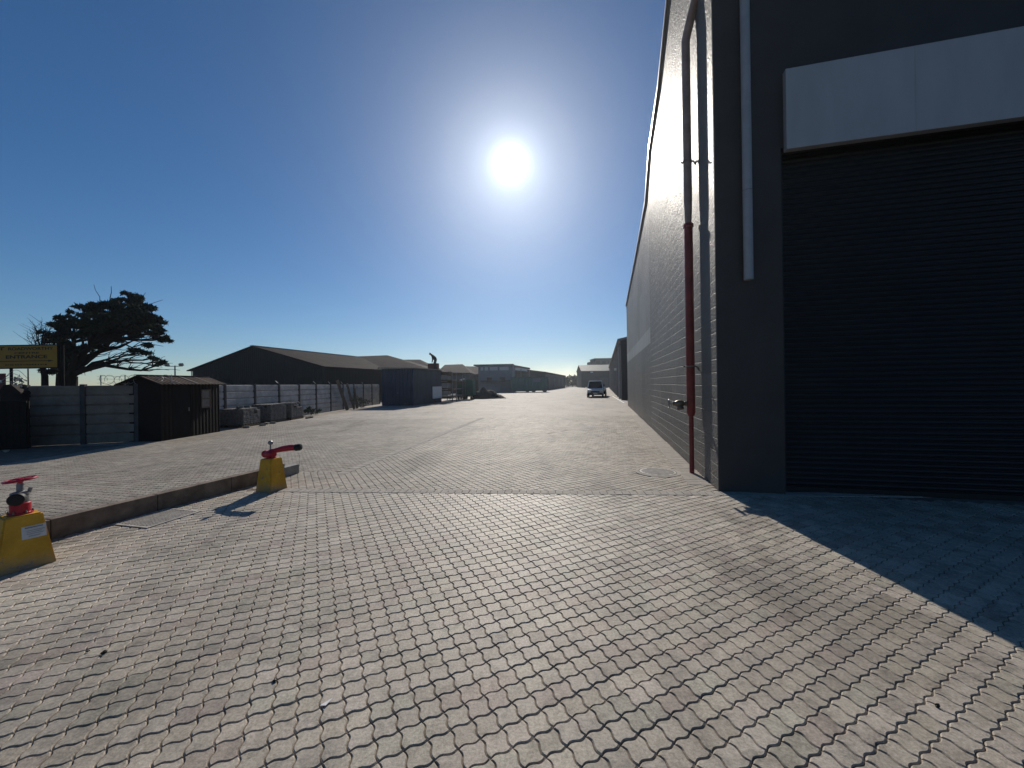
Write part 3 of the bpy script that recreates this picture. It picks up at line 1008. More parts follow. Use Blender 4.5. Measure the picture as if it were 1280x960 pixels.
# ------------------------------------------------------------------ low kerb wall
kl = (K2 - K0).length
ka = math.atan2(kd.y, kd.x)
kw = thing('kerb_wall', (K0.x, K0.y, 0), ka, 'low rust brown kerb wall running between the two yellow hydrant plinths', 'kerb')
ky = 0.0
n1 = (K1 - K0).length + 0.2
kb = MB()
x = -4.0
while x < n1 - 0.05:
    ln = min(1.0, n1 - x)
    kb.box((x + ln / 2, 0.07, 0.10 + random.uniform(-.004, .004)), (ln - 0.006, 0.14, 0.25), rz=random.uniform(-.003, .003), bevel=0.012)
    x += ln
kb.build('kerb_stones', 'kerb', kw)
eb = MB()
eb.span((n1 + .01, 0.0, -.02), (kl + .02, 0.15, 0.17), bevel=0.008)
eb.span((n1 + .01, 0.003, 0.171), (n1 + 0.28, 0.147, 0.245), bevel=0.008)
eb.build('end_block', 'block', kw)

# ------------------------------------------------------------------ hydrants on yellow plinths
def plinth(root, b, t, h, y0=0.0):
    m = MB()
    bm = bmesh.new()
    vs = [bm.verts.new((sx * s_, sy * s_, z)) for z, s_ in ((-0.01, b / 2), (h, t / 2)) for sx, sy in ((-1, -1), (1, -1), (1, 1), (-1, 1))]
    for q in ((3, 2, 1, 0), (4, 5, 6, 7), (0, 1, 5, 4), (1, 2, 6, 5), (2, 3, 7, 6), (3, 0, 4, 7)):
        bm.faces.new([vs[i] for i in q])
    bmesh.ops.bevel(bm, geom=list(bm.edges), offset=0.012, segments=2, affect='EDGES')
    bm.verts.index_update()
    m.add([v.co for v in bm.verts], [[v.index for v in f.verts] for f in bm.faces])
    bm.free()
    return m.build('plinth', 'yellow', root, smooth=True)


HA = -AZ - rad(3)
h1c = Vector((-4.68, 3.65, 0))
h1 = thing('fire_hydrant', (h1c.x, h1c.y, 0), -rad(28), 'fire hydrant with upright red handwheel on yellow plinth at the left edge', 'fire hydrant', 'fire hydrants on yellow plinths')
p1 = plinth(h1, 0.37, 0.23, 0.49)
zf = 0.487
MB().lathe([(0.082, 0), (0.082, 0.018), (0.068, 0.022), (0.068, 0.105), (0.06, 0.112)], (0, 0.0, zf), n=20).build('flange', 'redpaint', h1, smooth=True)
for hroot, rr_, zz_ in ((h1, .074, .487),):
    for k in range(6):
        a = k * math.pi / 3 + .3
        MB().lathe([(.009, 0), (.009, .012), (.005, .013), (.005, .022)], (rr_ * math.cos(a), rr_ * math.sin(a), zz_ + .017), n=6).build('bolt', 'steel', hroot)
bd = MB().lathe([(0.056, 0.108), (0.058, 0.12), (0.054, 0.18), (0.064, 0.185), (0.064, 0.205), (0.03, 0.215), (0.024, 0.22), (0.024, 0.28), (0.016, 0.30), (0.016, 0.32)], (0, 0, zf), n=18)
bd.tube([(0.0, 0.0, zf + .165), (0.06, -0.02, zf + .16)], 0.045, 16)
bd.tube([(0.02, 0.05, zf + .2), (0.03, 0.06, zf + .245)], 0.014, 8)
bd.build('valve_body', 'steel', h1, smooth=True)
MB().lathe([(0.045, 0.055), (0.056, 0.06), (0.056, 0.110), (0.046, 0.120), (0.02, 0.122)], (0, 0, zf + .162), (1, -0.45, -0.05), 18).build('outlet_cap', 'black', h1, smooth=True)
tilt = Vector((-0.05, -0.10, 1)).normalized()
hc = Vector((0.0, 0.0, zf + .325))
hw = MB().torus(hc, 0.100, 0.011, tilt, 28, 8)
for k in range(3):
    a = k * math.pi / 3
    d = Vector((math.cos(a), math.sin(a), 0))
    d = (d - tilt * d.dot(tilt)).normalized()
    hw.tube([hc - d * 0.098, hc + d * 0.098], 0.008, 6)
hw.lathe([(0.018, -0.03), (0.024, -0.01), (0.024, 0.012), (0.012, 0.016)], hc, tilt, 12)
hw.build('handwheel', 'redpaint', h1, smooth=True)
# chain from the cap down to the plinth edge
ch = MB()
for i in range(14):
    u = i / 13
    p = Vector((-0.06 - 0.06 * u, -0.04 - 0.05 * u, zf + 0.14 - 0.13 * u - 0.05 * math.sin(math.pi * u)))
    ch.torus(p, 0.009, 0.0022, (1, (i % 2), 0.2), 8, 4)
ch.build('chain', 'flash', h1)
# paper label on the face towards the yard (+x), which leans back
fx = lambda z: 0.185 - 0.07 * z / 0.49
stk = MB()
z0, z1 = 0.27, 0.385
stk.add([(fx(z0) + .002, -0.02, z0), (fx(z0) + .002, 0.13, z0), (fx(z1) + .002, 0.13, z1), (fx(z1) + .002, -0.02, z1),
         (fx(z0) - .001, -0.02, z0), (fx(z0) - .001, 0.13, z0), (fx(z1) - .001, 0.13, z1), (fx(z1) - .001, -0.02, z1)],
        [(0, 1, 2, 3), (7, 6, 5, 4), (0, 4, 5, 1), (1, 5, 6, 2), (2, 6, 7, 3), (3, 7, 4, 0)])
sk = stk.build('sticker', 'sticker', p1)
ln = MB()
for zz, y0, y1, th in ((0.365, 0.0, 0.11, .010), (0.340, 0.01, 0.12, .004), (0.325, 0.01, 0.10, .004), (0.310, 0.01, 0.115, .004), (0.290, 0.02, 0.09, .004)):
    ln.add([(fx(zz) + .0035, y0, zz), (fx(zz) + .0035, y1, zz), (fx(zz + th) + .0035, y1, zz + th), (fx(zz + th) + .0035, y0, zz + th)], [(0, 1, 2, 3)])
ln.build('print', 'steel', sk)

h2c = G(345, 616) + 0.15 * Vector((math.sin(AZ), math.cos(AZ), 0)) - 0.13 * N
h2c.z = 0
h2c.x -= 0.085
h2 = thing('fire_hydrant', (h2c.x, h2c.y, 0), HA, 'fire hydrant with long red branch pipe lying over its yellow plinth beside grey block', 'fire hydrant', 'fire hydrants on yellow plinths')
plinth(h2, 0.32, 0.215, 0.515)
zf = 0.51
MB().lathe([(0.075, 0), (0.075, 0.02), (0.06, 0.024), (0.06, 0.07)], (0, 0, zf), n=18).build('flange', 'redpaint', h2, smooth=True)
MB().lathe([(0.03, -0.20), (0.055, -0.195), (0.062, -0.17), (0.052, -0.15), (0.050, -0.08), (0.066, -0.075), (0.068, 0.03), (0.05, 0.06), (0.045, 0.08)],
           (0, 0, zf + .065), (1, -0.25, 0.05), 18).build('valve_body', 'redpaint', h2, smooth=True)
br = Vector((0.95, 0.30, 0.13)).normalized()
o0 = Vector((-0.02, 0, zf + .11))
bp_ = [o0, o0 + br * 0.08, o0 + br * 0.2 + Vector((0, 0, .012)), o0 + br * 0.33 + Vector((0, 0, .012)), o0 + br * 0.42]
MB().tube(bp_, [0.035, 0.038, 0.046, 0.05, 0.046], 16).build('branch_pipe', 'redpaint', h2, smooth=True)
cp = MB().lathe([(0.046, 0.40), (0.054, 0.41), (0.054, 0.47), (0.044, 0.50), (0.02, 0.505)], o0, br, 18).build('outlet_cap', 'black', h2, smooth=True)
ch = MB()
for i in range(20):
    p = o0 + br * 0.47 + Vector((0, 0, -0.055 - i * 0.0135))
    ch.torus(p, 0.009, 0.002, (1, (i % 2), 0.1), 8, 4)
ch.build('chain', 'flash', cp)
st_ = MB().tube([(-0.01, 0, zf + .12), (-0.01, 0, zf + .225)], 0.011, 8)
st_.build('spindle', 'steel', h2, smooth=True)
MB().lathe([(0.012, -0.03), (0.033, -0.02), (0.037, 0), (0.033, 0.02), (0.012, 0.03)], (-0.01, 0, zf + .25), (0.3, -1, 0.1), 16).build('handwheel', 'steel', h2, smooth=True)

# ------------------------------------------------------------------ concrete slab fences
def slab_fence(name, root, bays, bay, h, pmat_, label, cat, arms=(), nslab=6, missing=()):
    pass


def fence_parts(root, bays, bay, h, panel_mat, nslab=6, th=0.05, arm_at=()):
    for i in range(bays + 1):
        MB().box((i * bay, 0, h / 2 + .02), (0.12, 0.13, h + 0.04), bevel=0.008).build('post', 'post', root)
    for i in range(bays):
        m = MB()
        sh = h / nslab
        m.box((i * bay + bay / 2, .028, h / 2), (bay - 0.117, .016, h - .01))
        for k in range(nslab):
            m.box((i * bay + bay / 2, random.uniform(-.006, .006), k * sh + sh / 2), (bay - 0.118, th, sh - 0.045), rx=random.uniform(-.006, .006), bevel=0.014)
        m.build('slab_panel', panel_mat, root)
    for i in arm_at:
        MB().tube([(i * bay, -0.0, h), (i * bay - 0.02, 0.02, h + 0.09), (i * bay - 0.30, -0.02, h + 0.19)], 0.016, 6).build('arm', 'flash', root)


fa, fb = P(33, 520, 11.45), P(172, 520, 12.25)
fa.z = fb.z = 0
fdir = (fb - fa).normalized()
fg = thing('slab_fence', fa, math.atan2(fdir.y, fdir.x), 'dark grey concrete slab fence between the gate pier and the brown hut', 'fence')
fence_parts(fg, 2, (fb - fa).length / 2, 1.80, 'fence_grey')
fw = thing('slab_fence', (-12.2, 14.4, 0), rad(90), 'long whitewashed concrete slab fence behind the paver stacks', 'fence')
fence_parts(fw, 11, 1.9, 1.80, 'fence_white', arm_at=(3, 5, 6, 7, 9))

# razor wire coils along the grey fence
rz_ = thing('razor_wire', fa + fdir * 1.75 + Vector((0, 0, 1.82)), math.atan2(fdir.y, fdir.x), 'loose coils of razor wire along the top of the dark fence', 'razor wire')
co_ = MB()
pts = []
for i in range(0, 10 * 22):
    u = i / 22
    a = 2 * math.pi * u
    pts.append(Vector((u * 0.18 + 0.15 * math.cos(a), 0.05 * math.sin(a * .5), 0.13 + 0.15 * math.sin(a) + 0.03 * math.sin(u * 2.1))))
co_.tube(pts, 0.006, 5)
co_.build('coil', 'wire', rz_)
w_ = MB()
for z in (0.05, 0.17, 0.26):
    w_.tube([(-.1 + i * 0.2, 0.01, z + .012 * math.sin(i * 1.7)) for i in range(11)], 0.0035, 4)
for i in range(4):
    w_.box((i * 0.6, 0, 0.14), (0.02, 0.02, 0.32))
w_.build('strand', 'wire', rz_)

# gate pier, gate
gp = P(22, 520, 11.3)
gpt = thing('gate_pier', (gp.x, gp.y, 0), math.atan2(fdir.y, fdir.x), 'dark brick gate pier with sloping cap left of the grey fence', 'gate pier')
m = MB()
m.span((-0.2, -0.2, -.02), (0.2, 0.2, 1.55))
m.build('shaft', 'brickdark', gpt)
MB().prism([(-0.23, -0.23, 1.55), (0.23, -0.23, 1.55), (0.23, -0.23, 1.62), (0.02, -0.23, 1.86), (-0.14, -0.23, 1.84), (-0.23, -0.23, 1.66)], (0, 0.46, 0)).build('cap', 'brickdark', gpt)
gg = P(-6, 520, 10.4)
gate = thing('yard_gate', (gg.x, gg.y, 0), math.atan2(fdir.y, fdir.x) + rad(8), 'low dark steel yard gate standing left of the brick pier', 'gate')
m = MB()
for i in range(26):
    m.box((-2.6 + i * 0.125, 0, 0.74), (0.118, 0.03, 1.28))
m.build('sheet_panel', 'gate', gate)
m = MB()
for z in (0.10, 0.70, 1.36):
    m.box((-1.04, -0.035, z), (3.3, 0.04, 0.06))
for x in (-2.66, -1.04, 0.60):
    m.box((x, 0.037, 0.73), (0.05, 0.04, 1.3))
m.build('gate_frame', 'gate', gate)
for x in (-2.2, 0.2):
    MB().lathe([(0.06, -0.02), (0.07, -0.015), (0.07, .015), (0.06, .02)], (x, 0, 0.06), (0, 1, 0), 14).build('roller_wheel', 'steel', gate)

# ------------------------------------------------------------------ brown sheet-metal hut
hut = thing('guard_hut', (-11.15, 12.2, 0), 0, 'small dark brown sheet metal hut with rusty gabled roof by the fence', 'hut')
hl, hwid, he, hr = 2.45, 1.15, 1.85, 2.08
m = MB()
m.span((-hwid, 0, -.02), (-hwid + .04, hl, he))
m.span((-.04, 0, -.02), (0, 0.45, he))
m.span((-.04, 1.15, -.02), (0, 1.60, he))
m.span((-.04, 2.05, -.02), (0, hl, he))
m.span((-.04, 1.60, -.02), (0, 2.05, 0.95))
m.span((-.04, 1.60, 1.62), (0, 2.05, he))
m.span((-.04, 0.45, 1.80), (0, 1.15, he))
for y in (0.002, hl - .042):
    m.prism([(-hwid + .041, y, -.02), (-.041, y, -.02), (-.041, y, he), (-hwid / 2, y, hr - .03), (-hwid + .041, y, he)], (0, 0.04, 0))
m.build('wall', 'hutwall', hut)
d_ = MB().span((-.035, 0.455, 0.0), (-.012, 1.145, 1.798)).build('door', 'gate', hut)
MB().box((0.004, 1.06, 0.95), (0.03, 0.025, 0.12)).build('handle', 'steel', d_)
wn = MB()
for a, b in (((-.03, 1.603, .953), (.012, 2.047, .99)), ((-.03, 1.603, 1.58), (.012, 2.047, 1.617)), ((-.03, 1.603, .99), (.012, 1.64, 1.58)), ((-.03, 2.01, .99), (.012, 2.047, 1.58)), ((-.03, 1.64, 1.27), (.01, 2.01, 1.30))):
    wn.span(a, b)
wno = wn.build('window', 'wood', hut)
MB().span((-.02, 1.641, .991), (-.012, 2.009, 1.579)).build('pane', 'dusty_glass', wno)
m = MB()
th = 0.022
for sgn in (-1, 1):
    xe = -hwid / 2 + sgn * (hwid / 2 + 0.14)
    ze = hr - (hr - he) * (hwid / 2 + .14) / (hwid / 2)
    m.prism([(-hwid / 2 + sgn * .004, -0.18, hr), (xe, -0.18, ze), (xe, -0.18, ze + th), (-hwid / 2 + sgn * .004, -0.18, hr + th)], (0, hl + .36, 0))
ro = m.build('roof', 'hutroof', hut)
m = MB()
for yy, wd in ((0.55, 0.05), (1.25, 0.06), (1.9, 0.05)):
    xe, ze = 0.13, hr - (hr - he) * (hwid / 2 + .13) / (hwid / 2)
    m.prism([(-hwid / 2 + .02, yy, hr + th - .008), (xe, yy + .05, ze + th + .004), (xe, yy + .05, ze + th + .016), (-hwid / 2 + .02, yy, hr + th + .008)], (0, wd, 0))
m.box((-hwid / 2, hl / 2, hr + th + .012), (0.17, hl + .36, 0.02))
m.build('ridge_strip', 'hutpale', ro)

# ------------------------------------------------------------------ stacks of pavers on pallets
def paver_stack(name, loc, rz, nx, ny, nz, label, ragged=0, dark=False):
    t = thing(name, loc, rz, label, 'paver stack', 'stacks of pavers by the white fence')
    pl = MB()
    W, D = nx * 0.23, ny * 0.115
    for y in (-D / 2 + .05, 0, D / 2 - .05):
        pl.box((0, y, 0.05), (W, 0.09, 0.09))
    for i in range(7):
        pl.box((-W / 2 + 0.05 + i * (W - .1) / 6, 0, 0.108), (0.10, D, 0.022))
    pl.build('pallet', 'wood', t)
    for k in range(nz):
        m = MB()
        for i in range(nx):
            for j in range(ny):
                if k >= nz - 3 and ragged and random.random() < ragged * (k - nz + 4) * (0.3 + i / nx):
                    continue
                m.box((-W / 2 + (i + .5) * 0.23 + random.uniform(-.006, .006), -D / 2 + (j + .5) * .115 + random.uniform(-.004, .004), 0.122 + k * 0.083 + .04),
                      (0.214, 0.102, 0.071), rz=random.uniform(-.03, .03))
        if m.v:
            m.build('paver_layer', 'pavstack', t)
    return t


s1 = paver_stack('paver_stack', (-11.75, 16.6, 0), rad(92), 5, 9, 8, 'first stack of grey pavers next to the brown hut', 0.12)
s2 = paver_stack('paver_stack', (-11.75, 18.55, 0), rad(88), 5, 9, 9, 'neat middle stack of dark grey pavers by the white fence', 0.03)
s3 = paver_stack('paver_stack', (-11.65, 19.95, 0), rad(91), 5, 9, 9, 'ragged farthest stack of grey pavers with gaps in its top layers', 0.30)
pv = MB().box((0, 0, 0.04), (0.222, 0.110, 0.080), bevel=0.006).build('loose_paver', 'pavstack')
tag(pv, 'loose grey pavers scattered on the ground and stacks by the white fence', 'paver', 'loose pavers by the stacks')
spots = [(-11.0, 15.9, 0, 20, 0), (-10.85, 16.7, 0, 70, 0), (-11.2, 17.45, 0, 130, 0), (-10.95, 17.6, 0, 10, 0), (-11.05, 17.35, 0, 100, 0), (-10.8, 20.6, 0, 40, 0),
         (-11.7, 16.5, .79, 35, 0), (-11.55, 16.3, .79, 75, 0), (-11.6, 16.85, .79, 15, 0), (-10.75, 20.2, 0, 80, 0)]
for i, (x, y, z, a, _) in enumerate(spots):
    o = pv if i == 0 else pv.copy()
    if i:
        col.objects.link(o)
    o.location = (x, y, z)
    o.rotation_euler = (random.uniform(-.15, .15) if z else 0, 0, rad(a))

# planks leaning on the white fence
for i, (y, lean, ln, lab) in enumerate(((26.6, .55, 2.2, 'wide weathered plank leaning on the white fence, nearest of three'),
                                        (27.5, .70, 2.0, 'middle weathered plank leaning on the white fence at a slant'),
                                        (28.6, .60, 1.6, 'short weathered plank leaning on the white fence nearest the blue shed'))):
    m = MB().box((0, 0, ln / 2), (0.30 if i == 0 else 0.22, 0.035, ln), bevel=0.004)
    o = m.build('plank', 'wood')
    o.location = (-11.95 + ln * math.sin(lean * .55) - .1, y, 0.0)
    o.rotation_euler = (rad(-8 + 6 * i), -lean * .55, rad(80))
    tag(o, lab, 'plank', 'planks leaning on the fence')


# ------------------------------------------------------------------ foliage helpers
def leaf_cloud(mb, c, r, n, size, flat=0.6):
    c = Vector(c)
    for _ in range(n):
        d = Vector(rng.normal(size=3))
        d.normalize()
        d *= rng.random() ** 0.5
        p = c + Vector((d.x * r[0], d.y * r[1], d.z * r[2]))
        nrm = Vector(rng.normal(size=3)).normalized()
        t = nrm.cross(Vector(rng.normal(size=3))).normalized()
        b = nrm.cross(t)
        s_ = size * (0.5 + rng.random())
        mb.add([p - t * s_, p - b * s_ * flat * .5, p + t * s_, p + b * s_ * flat * .5], [(0, 1, 2, 3)])


def limb(mb, a, b, r0, r1, sag=0.0, n=6, wob=0.05, seg=6):
    a, b = Vector(a), Vector(b)
    ln = (b - a).length
    pts, rs = [], []
    for i in range(n + 1):
        u = i / n
        p = a.lerp(b, u)
        p.z += sag * math.sin(math.pi * u) * ln
        if 0 < i < n:
            p += Vector(rng.normal(size=3)) * wob * ln * 0.25
        pts.append(p)
        rs.append(r0 + (r1 - r0) * u)
    mb.tube(pts, rs, seg, cap=False)
    return pts


# the wind-bent tree behind the grey fence
TD = 22.0
tb = P(84, 486, TD)
tb.z = 0
tree = thing('windswept_tree', tb, 0, 'dark windswept pine bent to the right behind the grey fence', 'tree')
rel = lambda x, y, dd=0.0: P(x, y, TD + dd) - tb
clumps = [(165, 371, 9), (157, 377, 9), (176, 381, 9), (186, 386, 7), (131, 381, 9), (122, 381, 8), (105, 385, 8), (94, 394, 7), (146, 382, 10), (116, 389, 8),
          (165, 389, 9), (84, 404, 9), (71, 408, 7), (101, 402, 10), (122, 402, 11), (141, 404, 12), (159, 401, 12), (178, 401, 11), (195, 401, 7), (199, 416, 6), (203, 423, 4),
          (184, 411, 8), (165, 412, 9), (66, 418, 7), (81, 422, 8), (97, 420, 7), (112, 420, 7), (131, 424, 6), (146, 424, 6), (79, 434, 8), (90, 439, 6), (105, 434, 6),
          (120, 432, 5), (186, 431, 5), (169, 438, 5), (182, 441, 4), (191, 448, 4), (201, 453, 4), (97, 457, 6), (106, 461, 5), (94, 465, 6), (64, 464, 6), (58, 425, 6), (148, 412, 10), (129, 410, 9),
          (110, 409, 9), (175, 392, 8), (150, 390, 8), (86, 412, 8), (73, 428, 7), (70, 445, 7), (88, 450, 6), (192, 408, 6), (172, 420, 5), (139, 390, 7), (205, 424, 5), (200, 409, 6), (190, 395, 6), (186, 404, 8), (193, 418, 6), (168, 404, 9), (152, 398, 10), (134, 398, 10)]
fol, wd = MB(), MB()
b0 = Vector((0, 0, -0.1))
f1 = rel(88, 470)
f2 = rel(78, 468, .4)
wd.tube([b0, rel(86, 484), f1], [0.42, 0.36, 0.30], 9)
wd.tube([Vector((-.2, .3, -.1)), rel(79, 484, .3), f2], [0.36, 0.32, 0.26], 9)
mains = []
for a, b, r0, sg in ((f1, rel(112, 432, -.6), .22, .03), (f1, rel(128, 437, .5), .18, .06), (f1, rel(108, 460, -.3), .17, .05), (f2, rel(78, 432, .6), .2, .0), (f2, rel(92, 428, 1.0), .2, .02), (f1, rel(96, 440, -.8), .2, 0)):
    mains.append(limb(wd, a, b, r0, r0 * .55, sg, 7, .05, 7))
ends = [p[-1] for p in mains]
mids = [p[k] for p in mains for k in (3, 5, 7)]
for x, y, r_ in clumps:
    dd = rng.normal() * 1.1
    c = rel(x, y, dd)
    src = min(mids, key=lambda q: (q - c).length + max(0, q.z - c.z + .3) * 3 + max(0, q.x - c.x) * 1.5)
    ps = limb(wd, src, c, .075, .02, .04, 6, .07, 5)
    for _ in range(4):
        q = ps[3 + int(rng.integers(0, 3))]
        limb(wd, q, c + Vector(rng.normal(size=3)) * r_ * .05 * .9, .028, .01, .02, 4, .08, 4)
    rr = r_ * TD / F
    for _ in range(5):
        cc = c + Vector((rng.normal() * .5, rng.normal() * .7, rng.normal() * .28)) * rr
        leaf_cloud(fol, cc, (rr * .55, rr * .7, rr * .32), int(70 * (r_ / 8) ** 1.3) + 10, 0.14, .55)
# long low bare branch reaching right, with a few tufts
br = [f1, rel(101, 464, -.4), rel(116, 460, -.5), rel(131, 456.5, -.6), rel(145, 459, -.6), rel(160, 461.5, -.6), rel(176, 463, -.7), rel(190, 459, -.8), rel(200, 453, -.8)]
wd.tube(br, [.17, .14, .12, .10, .085, .07, .055, .04, .025], 7)
for i in range(2, 8):
    for _ in range(4):
        limb(wd, br[i], br[i] + Vector((rng.uniform(.3, 1.6), rng.normal() * .4, rng.uniform(-.05, 1.0))), .03, .008, .03, 5, .09, 4)
br2 = [f1, rel(100, 452, .4), rel(112, 444, .5), rel(128, 439, .6), rel(150, 434, .5), rel(170, 424, .4)]
wd.tube(br2, [.15, .13, .11, .09, .06, .03], 7)
for i in range(1, 5):
    for _ in range(5):
        limb(wd, br2[i], br2[i] + Vector((rng.uniform(.3, 1.8), rng.normal() * .4, rng.uniform(.0, 1.1))), .032, .008, .03, 5, .09, 4)
wd.build('trunk', 'bark', tree, smooth=True)
fol.build('crown', 'leaf', tree)

# bare thin tree behind the sign
bb = P(56, 486, 20.5)
bb.z = 0
bt_ = thing('bare_tree', bb, 0, 'thin bare tree with leafless twigs rising behind the yellow sign', 'tree')
m = MB()
rel2 = lambda x, y, dd=0.0: P(x, y, 20.5 + dd) - bb
m.tube([Vector((0, 0, -.1)), rel2(56, 470), rel2(54, 462), rel2(51, 452)], [.15, .13, .11, .08], 8)
m.build('trunk', 'bark', bt_, smooth=True)
m = MB()
for x, y in ((45, 408), (52, 404), (58, 408), (40, 418), (36, 424), (62, 412), (48, 414), (66, 418), (55, 416)):
    ps = limb(m, rel2(53, 455), rel2(x, y, rng.normal() * .5), .04, .008, .02, 7, .06, 5)
    for q in ps[3:]:
        for _ in range(3):
            limb(m, q, q + Vector((rng.normal() * .35, rng.normal() * .3, rng.uniform(.15, .6))), .012, .004, 0, 3, .08, 3)
m.build('twigs', 'bark', bt_)


def bush(name, loc, r, n, size, label, cat='bush', mat='leaf2', group=None):
    t = thing(name, loc, 0, label, cat, group)
    m = MB()
    for _ in range(5):
        limb(m, (0, 0, -.05), Vector((rng.normal() * r[0] * .5, rng.normal() * r[1] * .5, r[2] * rng.uniform(.9, 1.6))), .03 * r[2], .008, 0, 4, .08, 5)
    m.build('stem', 'bark', t)
    m = MB()
    for _ in range(9):
        c = Vector((rng.normal() * r[0] * .42, rng.normal() * r[1] * .42, r[2] * rng.uniform(.35, 1.45)))
        leaf_cloud(m, c, (r[0] * .42, r[1] * .42, r[2] * .4), n // 9, size)
    m.build('foliage', mat, t)
    return t


b1 = P(42, 480, 16)
bush('shrub', (b1.x, b1.y, 0), (0.9, .7, 1.0), 700, .10, 'dark shrub showing above the grey fence left of the tree trunks')
b1 = P(122, 482, 17)
bush('shrub', (b1.x, b1.y, 0), (0.9, .7, .95), 500, .10, 'dark low shrub behind the grey fence under the razor wire')
b1 = G(376, 517)
bush('weed_clump', (-11.75, 22.4, 0), (0.35, .6, .28), 400, .07, 'low dark weeds growing at the foot of the white fence', 'weeds')
bush('weed_clump', (-11.6, 29.6, 0), (0.5, .9, .55), 500, .07, 'scrubby weeds beside the leaning planks', 'weeds')

# ------------------------------------------------------------------ yellow sign
sr, sw, shh = 14.0, 3.6, 0.80
a = P(72.5, 459, sr)
sg = thing('direction_sign', (a.x, a.y, 0), 0, 'yellow entrance sign with black lettering and arrow on steel posts', 'sign')
zb = a.z
MB().span((-sw, -.015, zb), (0, .015, zb + shh), bevel=0.004).build('sign_board', 'signyellow', sg)
m = MB()
for p, q in (((-sw - .03, -.025, zb - .035), (.045, .03, zb)), ((-sw - .03, -.025, zb + shh), (.045, .03, zb + shh + .035)), ((0, -.025, zb), (.045, .03, zb + shh)), ((-sw - .03, -.025, zb), (-sw, .03, zb + shh))):
    m.span(p, q)
m.build('frame', 'gate', sg)
for x in (0.085, -sw / 2, -sw + .2):
    MB().tube([(x, .075, -.05), (x, .075, zb + shh + .02)], .042, 10).build('post', 'gate', sg, smooth=True)


def lettering(txt, x0, x1, z, hgt, parent, y=-.018):
    cu = bpy.data.curves.new('lettering', 'FONT')
    cu.body = txt
    cu.size = 1.0
    cu.offset = 0.03
    cu.extrude = 0.0
    tmp = bpy.data.objects.new('tmp', cu)
    col.objects.link(tmp)
    bpy.context.view_layer.update()
    me = bpy.data.meshes.new_from_object(tmp.evaluated_get(bpy.context.evaluated_depsgraph_get()))
    bpy.data.objects.remove(tmp)
    xs = [v.co.x for v in me.vertices]
    ys = [v.co.y for v in me.vertices]
    sx, sy = (x1 - x0) / (max(xs) - min(xs)), hgt / (max(ys) - min(ys))
    mnx, mny = min(xs), min(ys)
    for v in me.vertices:
        v.co = ((v.co.x - mnx) * sx + x0, y, (v.co.y - mny) * sy + z)
    me.materials.append(M['ink'])
    o = bpy.data.objects.new('lettering', me)
    col.objects.link(o)
    o.parent = parent
    return o


px = lambda u: (u / 16 - 72.5) * sr / F                 # pixel column of the zoomed survey -> metres from the right edge
pz = lambda v: zb + (459 - (425 + v / 16)) * sr / F
lettering('ROADWORTHY', px(180), px(1085), pz(195), (195 - 135) / 16 * sr / F, sg)
lettering('PT', px(-100), px(110), pz(190), (195 - 135) / 16 * sr / F, sg)
lettering('CENTRE', px(300), px(800), pz(268), (268 - 232) / 16 * sr / F, sg)
lettering('ENTRANCE', px(130), px(960), pz(362), (362 - 292) / 16 * sr / F, sg)
m = MB()
yy = -.018
za = pz(412)
m.add([(px(-900), yy, za - .012), (px(1010), yy, za - .012), (px(1010), yy, za + .012), (px(-900), yy, za + .012)], [(0, 1, 2, 3)])
m.add([(px(980), yy - .001, za - .035), (px(1095), yy - .001, za), (px(980), yy - .001, za + .035)], [(0, 1, 2)])
m.build('arrow', 'ink', sg)
m = MB()
x = px(120)
while x < px(960):
    wl = random.uniform(.03, .08)
    m.add([(x, yy, pz(495)), (x + wl, yy, pz(495)), (x + wl, yy, pz(475)), (x, yy, pz(475))], [(0, 1, 2, 3)])
    x += wl + random.uniform(.015, .05)
m.build('fine_print', 'ink', sg)

# small red board at the very left, thin pole, distant floodlight
q = P(3, 483, 12.5)
rb = thing('red_board', (q.x, q.y, 0), 0, 'small dark red board on a post at the far left behind the gate', 'sign')
MB().span((-0.30, -.015, 1.72), (0.10, .015, 2.24)).build('board', 'maroon', rb)
MB().span((-0.30, -.019, 1.95), (0.0, -.0155, 2.02)).build('stripe', 'white', rb)
MB().tube([(-.1, .05, -.05), (-.1, .05, 2.2)], .03, 8).build('post', 'gate', rb)
rz2 = thing('razor_wire', P(10, 482, 11.0), math.atan2(fdir.y, fdir.x), 'tangle of razor wire arching above the gate beside the red board', 'razor wire')
m = MB()
for k in range(4):
    pts = [Vector((-.25 + .5 * i / 12 + .03 * k, .04 * k, .02 + .10 * k * .6 + (.10 + .05 * k) * math.sin(math.pi * i / 12))) for i in range(13)]
    m.tube(pts, .006, 5)
m.build('coil', 'wire', rz2)
m = MB().tube([(.08, 0, .05), (.16, .01, .12), (.24, -.01, .16), (.34, 0, .2)], .012, 5)
for _ in range(26):
    p = Vector((.22 + rng.normal() * .06, rng.normal() * .05, .14 + rng.normal() * .08))
    m.box(p, (.07, .012, .03), rz=rng.random() * 3, ry=rng.random() * 3)
m.build('barb_cluster', 'wire', rz2)
q = P(35.3, 480, 30)
pole = thing('utility_pole', (q.x, q.y, 0), 0, 'thin grey pole standing behind the fence under the yellow sign', 'pole')
MB().tube([(0, 0, -.1), (0, 0, 3.4)], [.05, .04], 8).build('shaft', 'gate', pole)
MB().box((0, 0, 3.44), (.5, .06, .06)).build('crossbar', 'gate', pole)
q = P(219, 480, 60)
ztop = P(219, 457, 60).z
fl_ = thing('floodlight_mast', (q.x, q.y, 0), 0, 'distant slim mast with twin floodlights above the hut roof', 'floodlight')
MB().tube([(0, 0, -.1), (0, 0, ztop)], [.13, .09], 8).build('mast', 'steel', fl_)
MB().box((0, 0, ztop - .1), (2.4, .1, .1)).build('crossarm', 'steel', fl_)
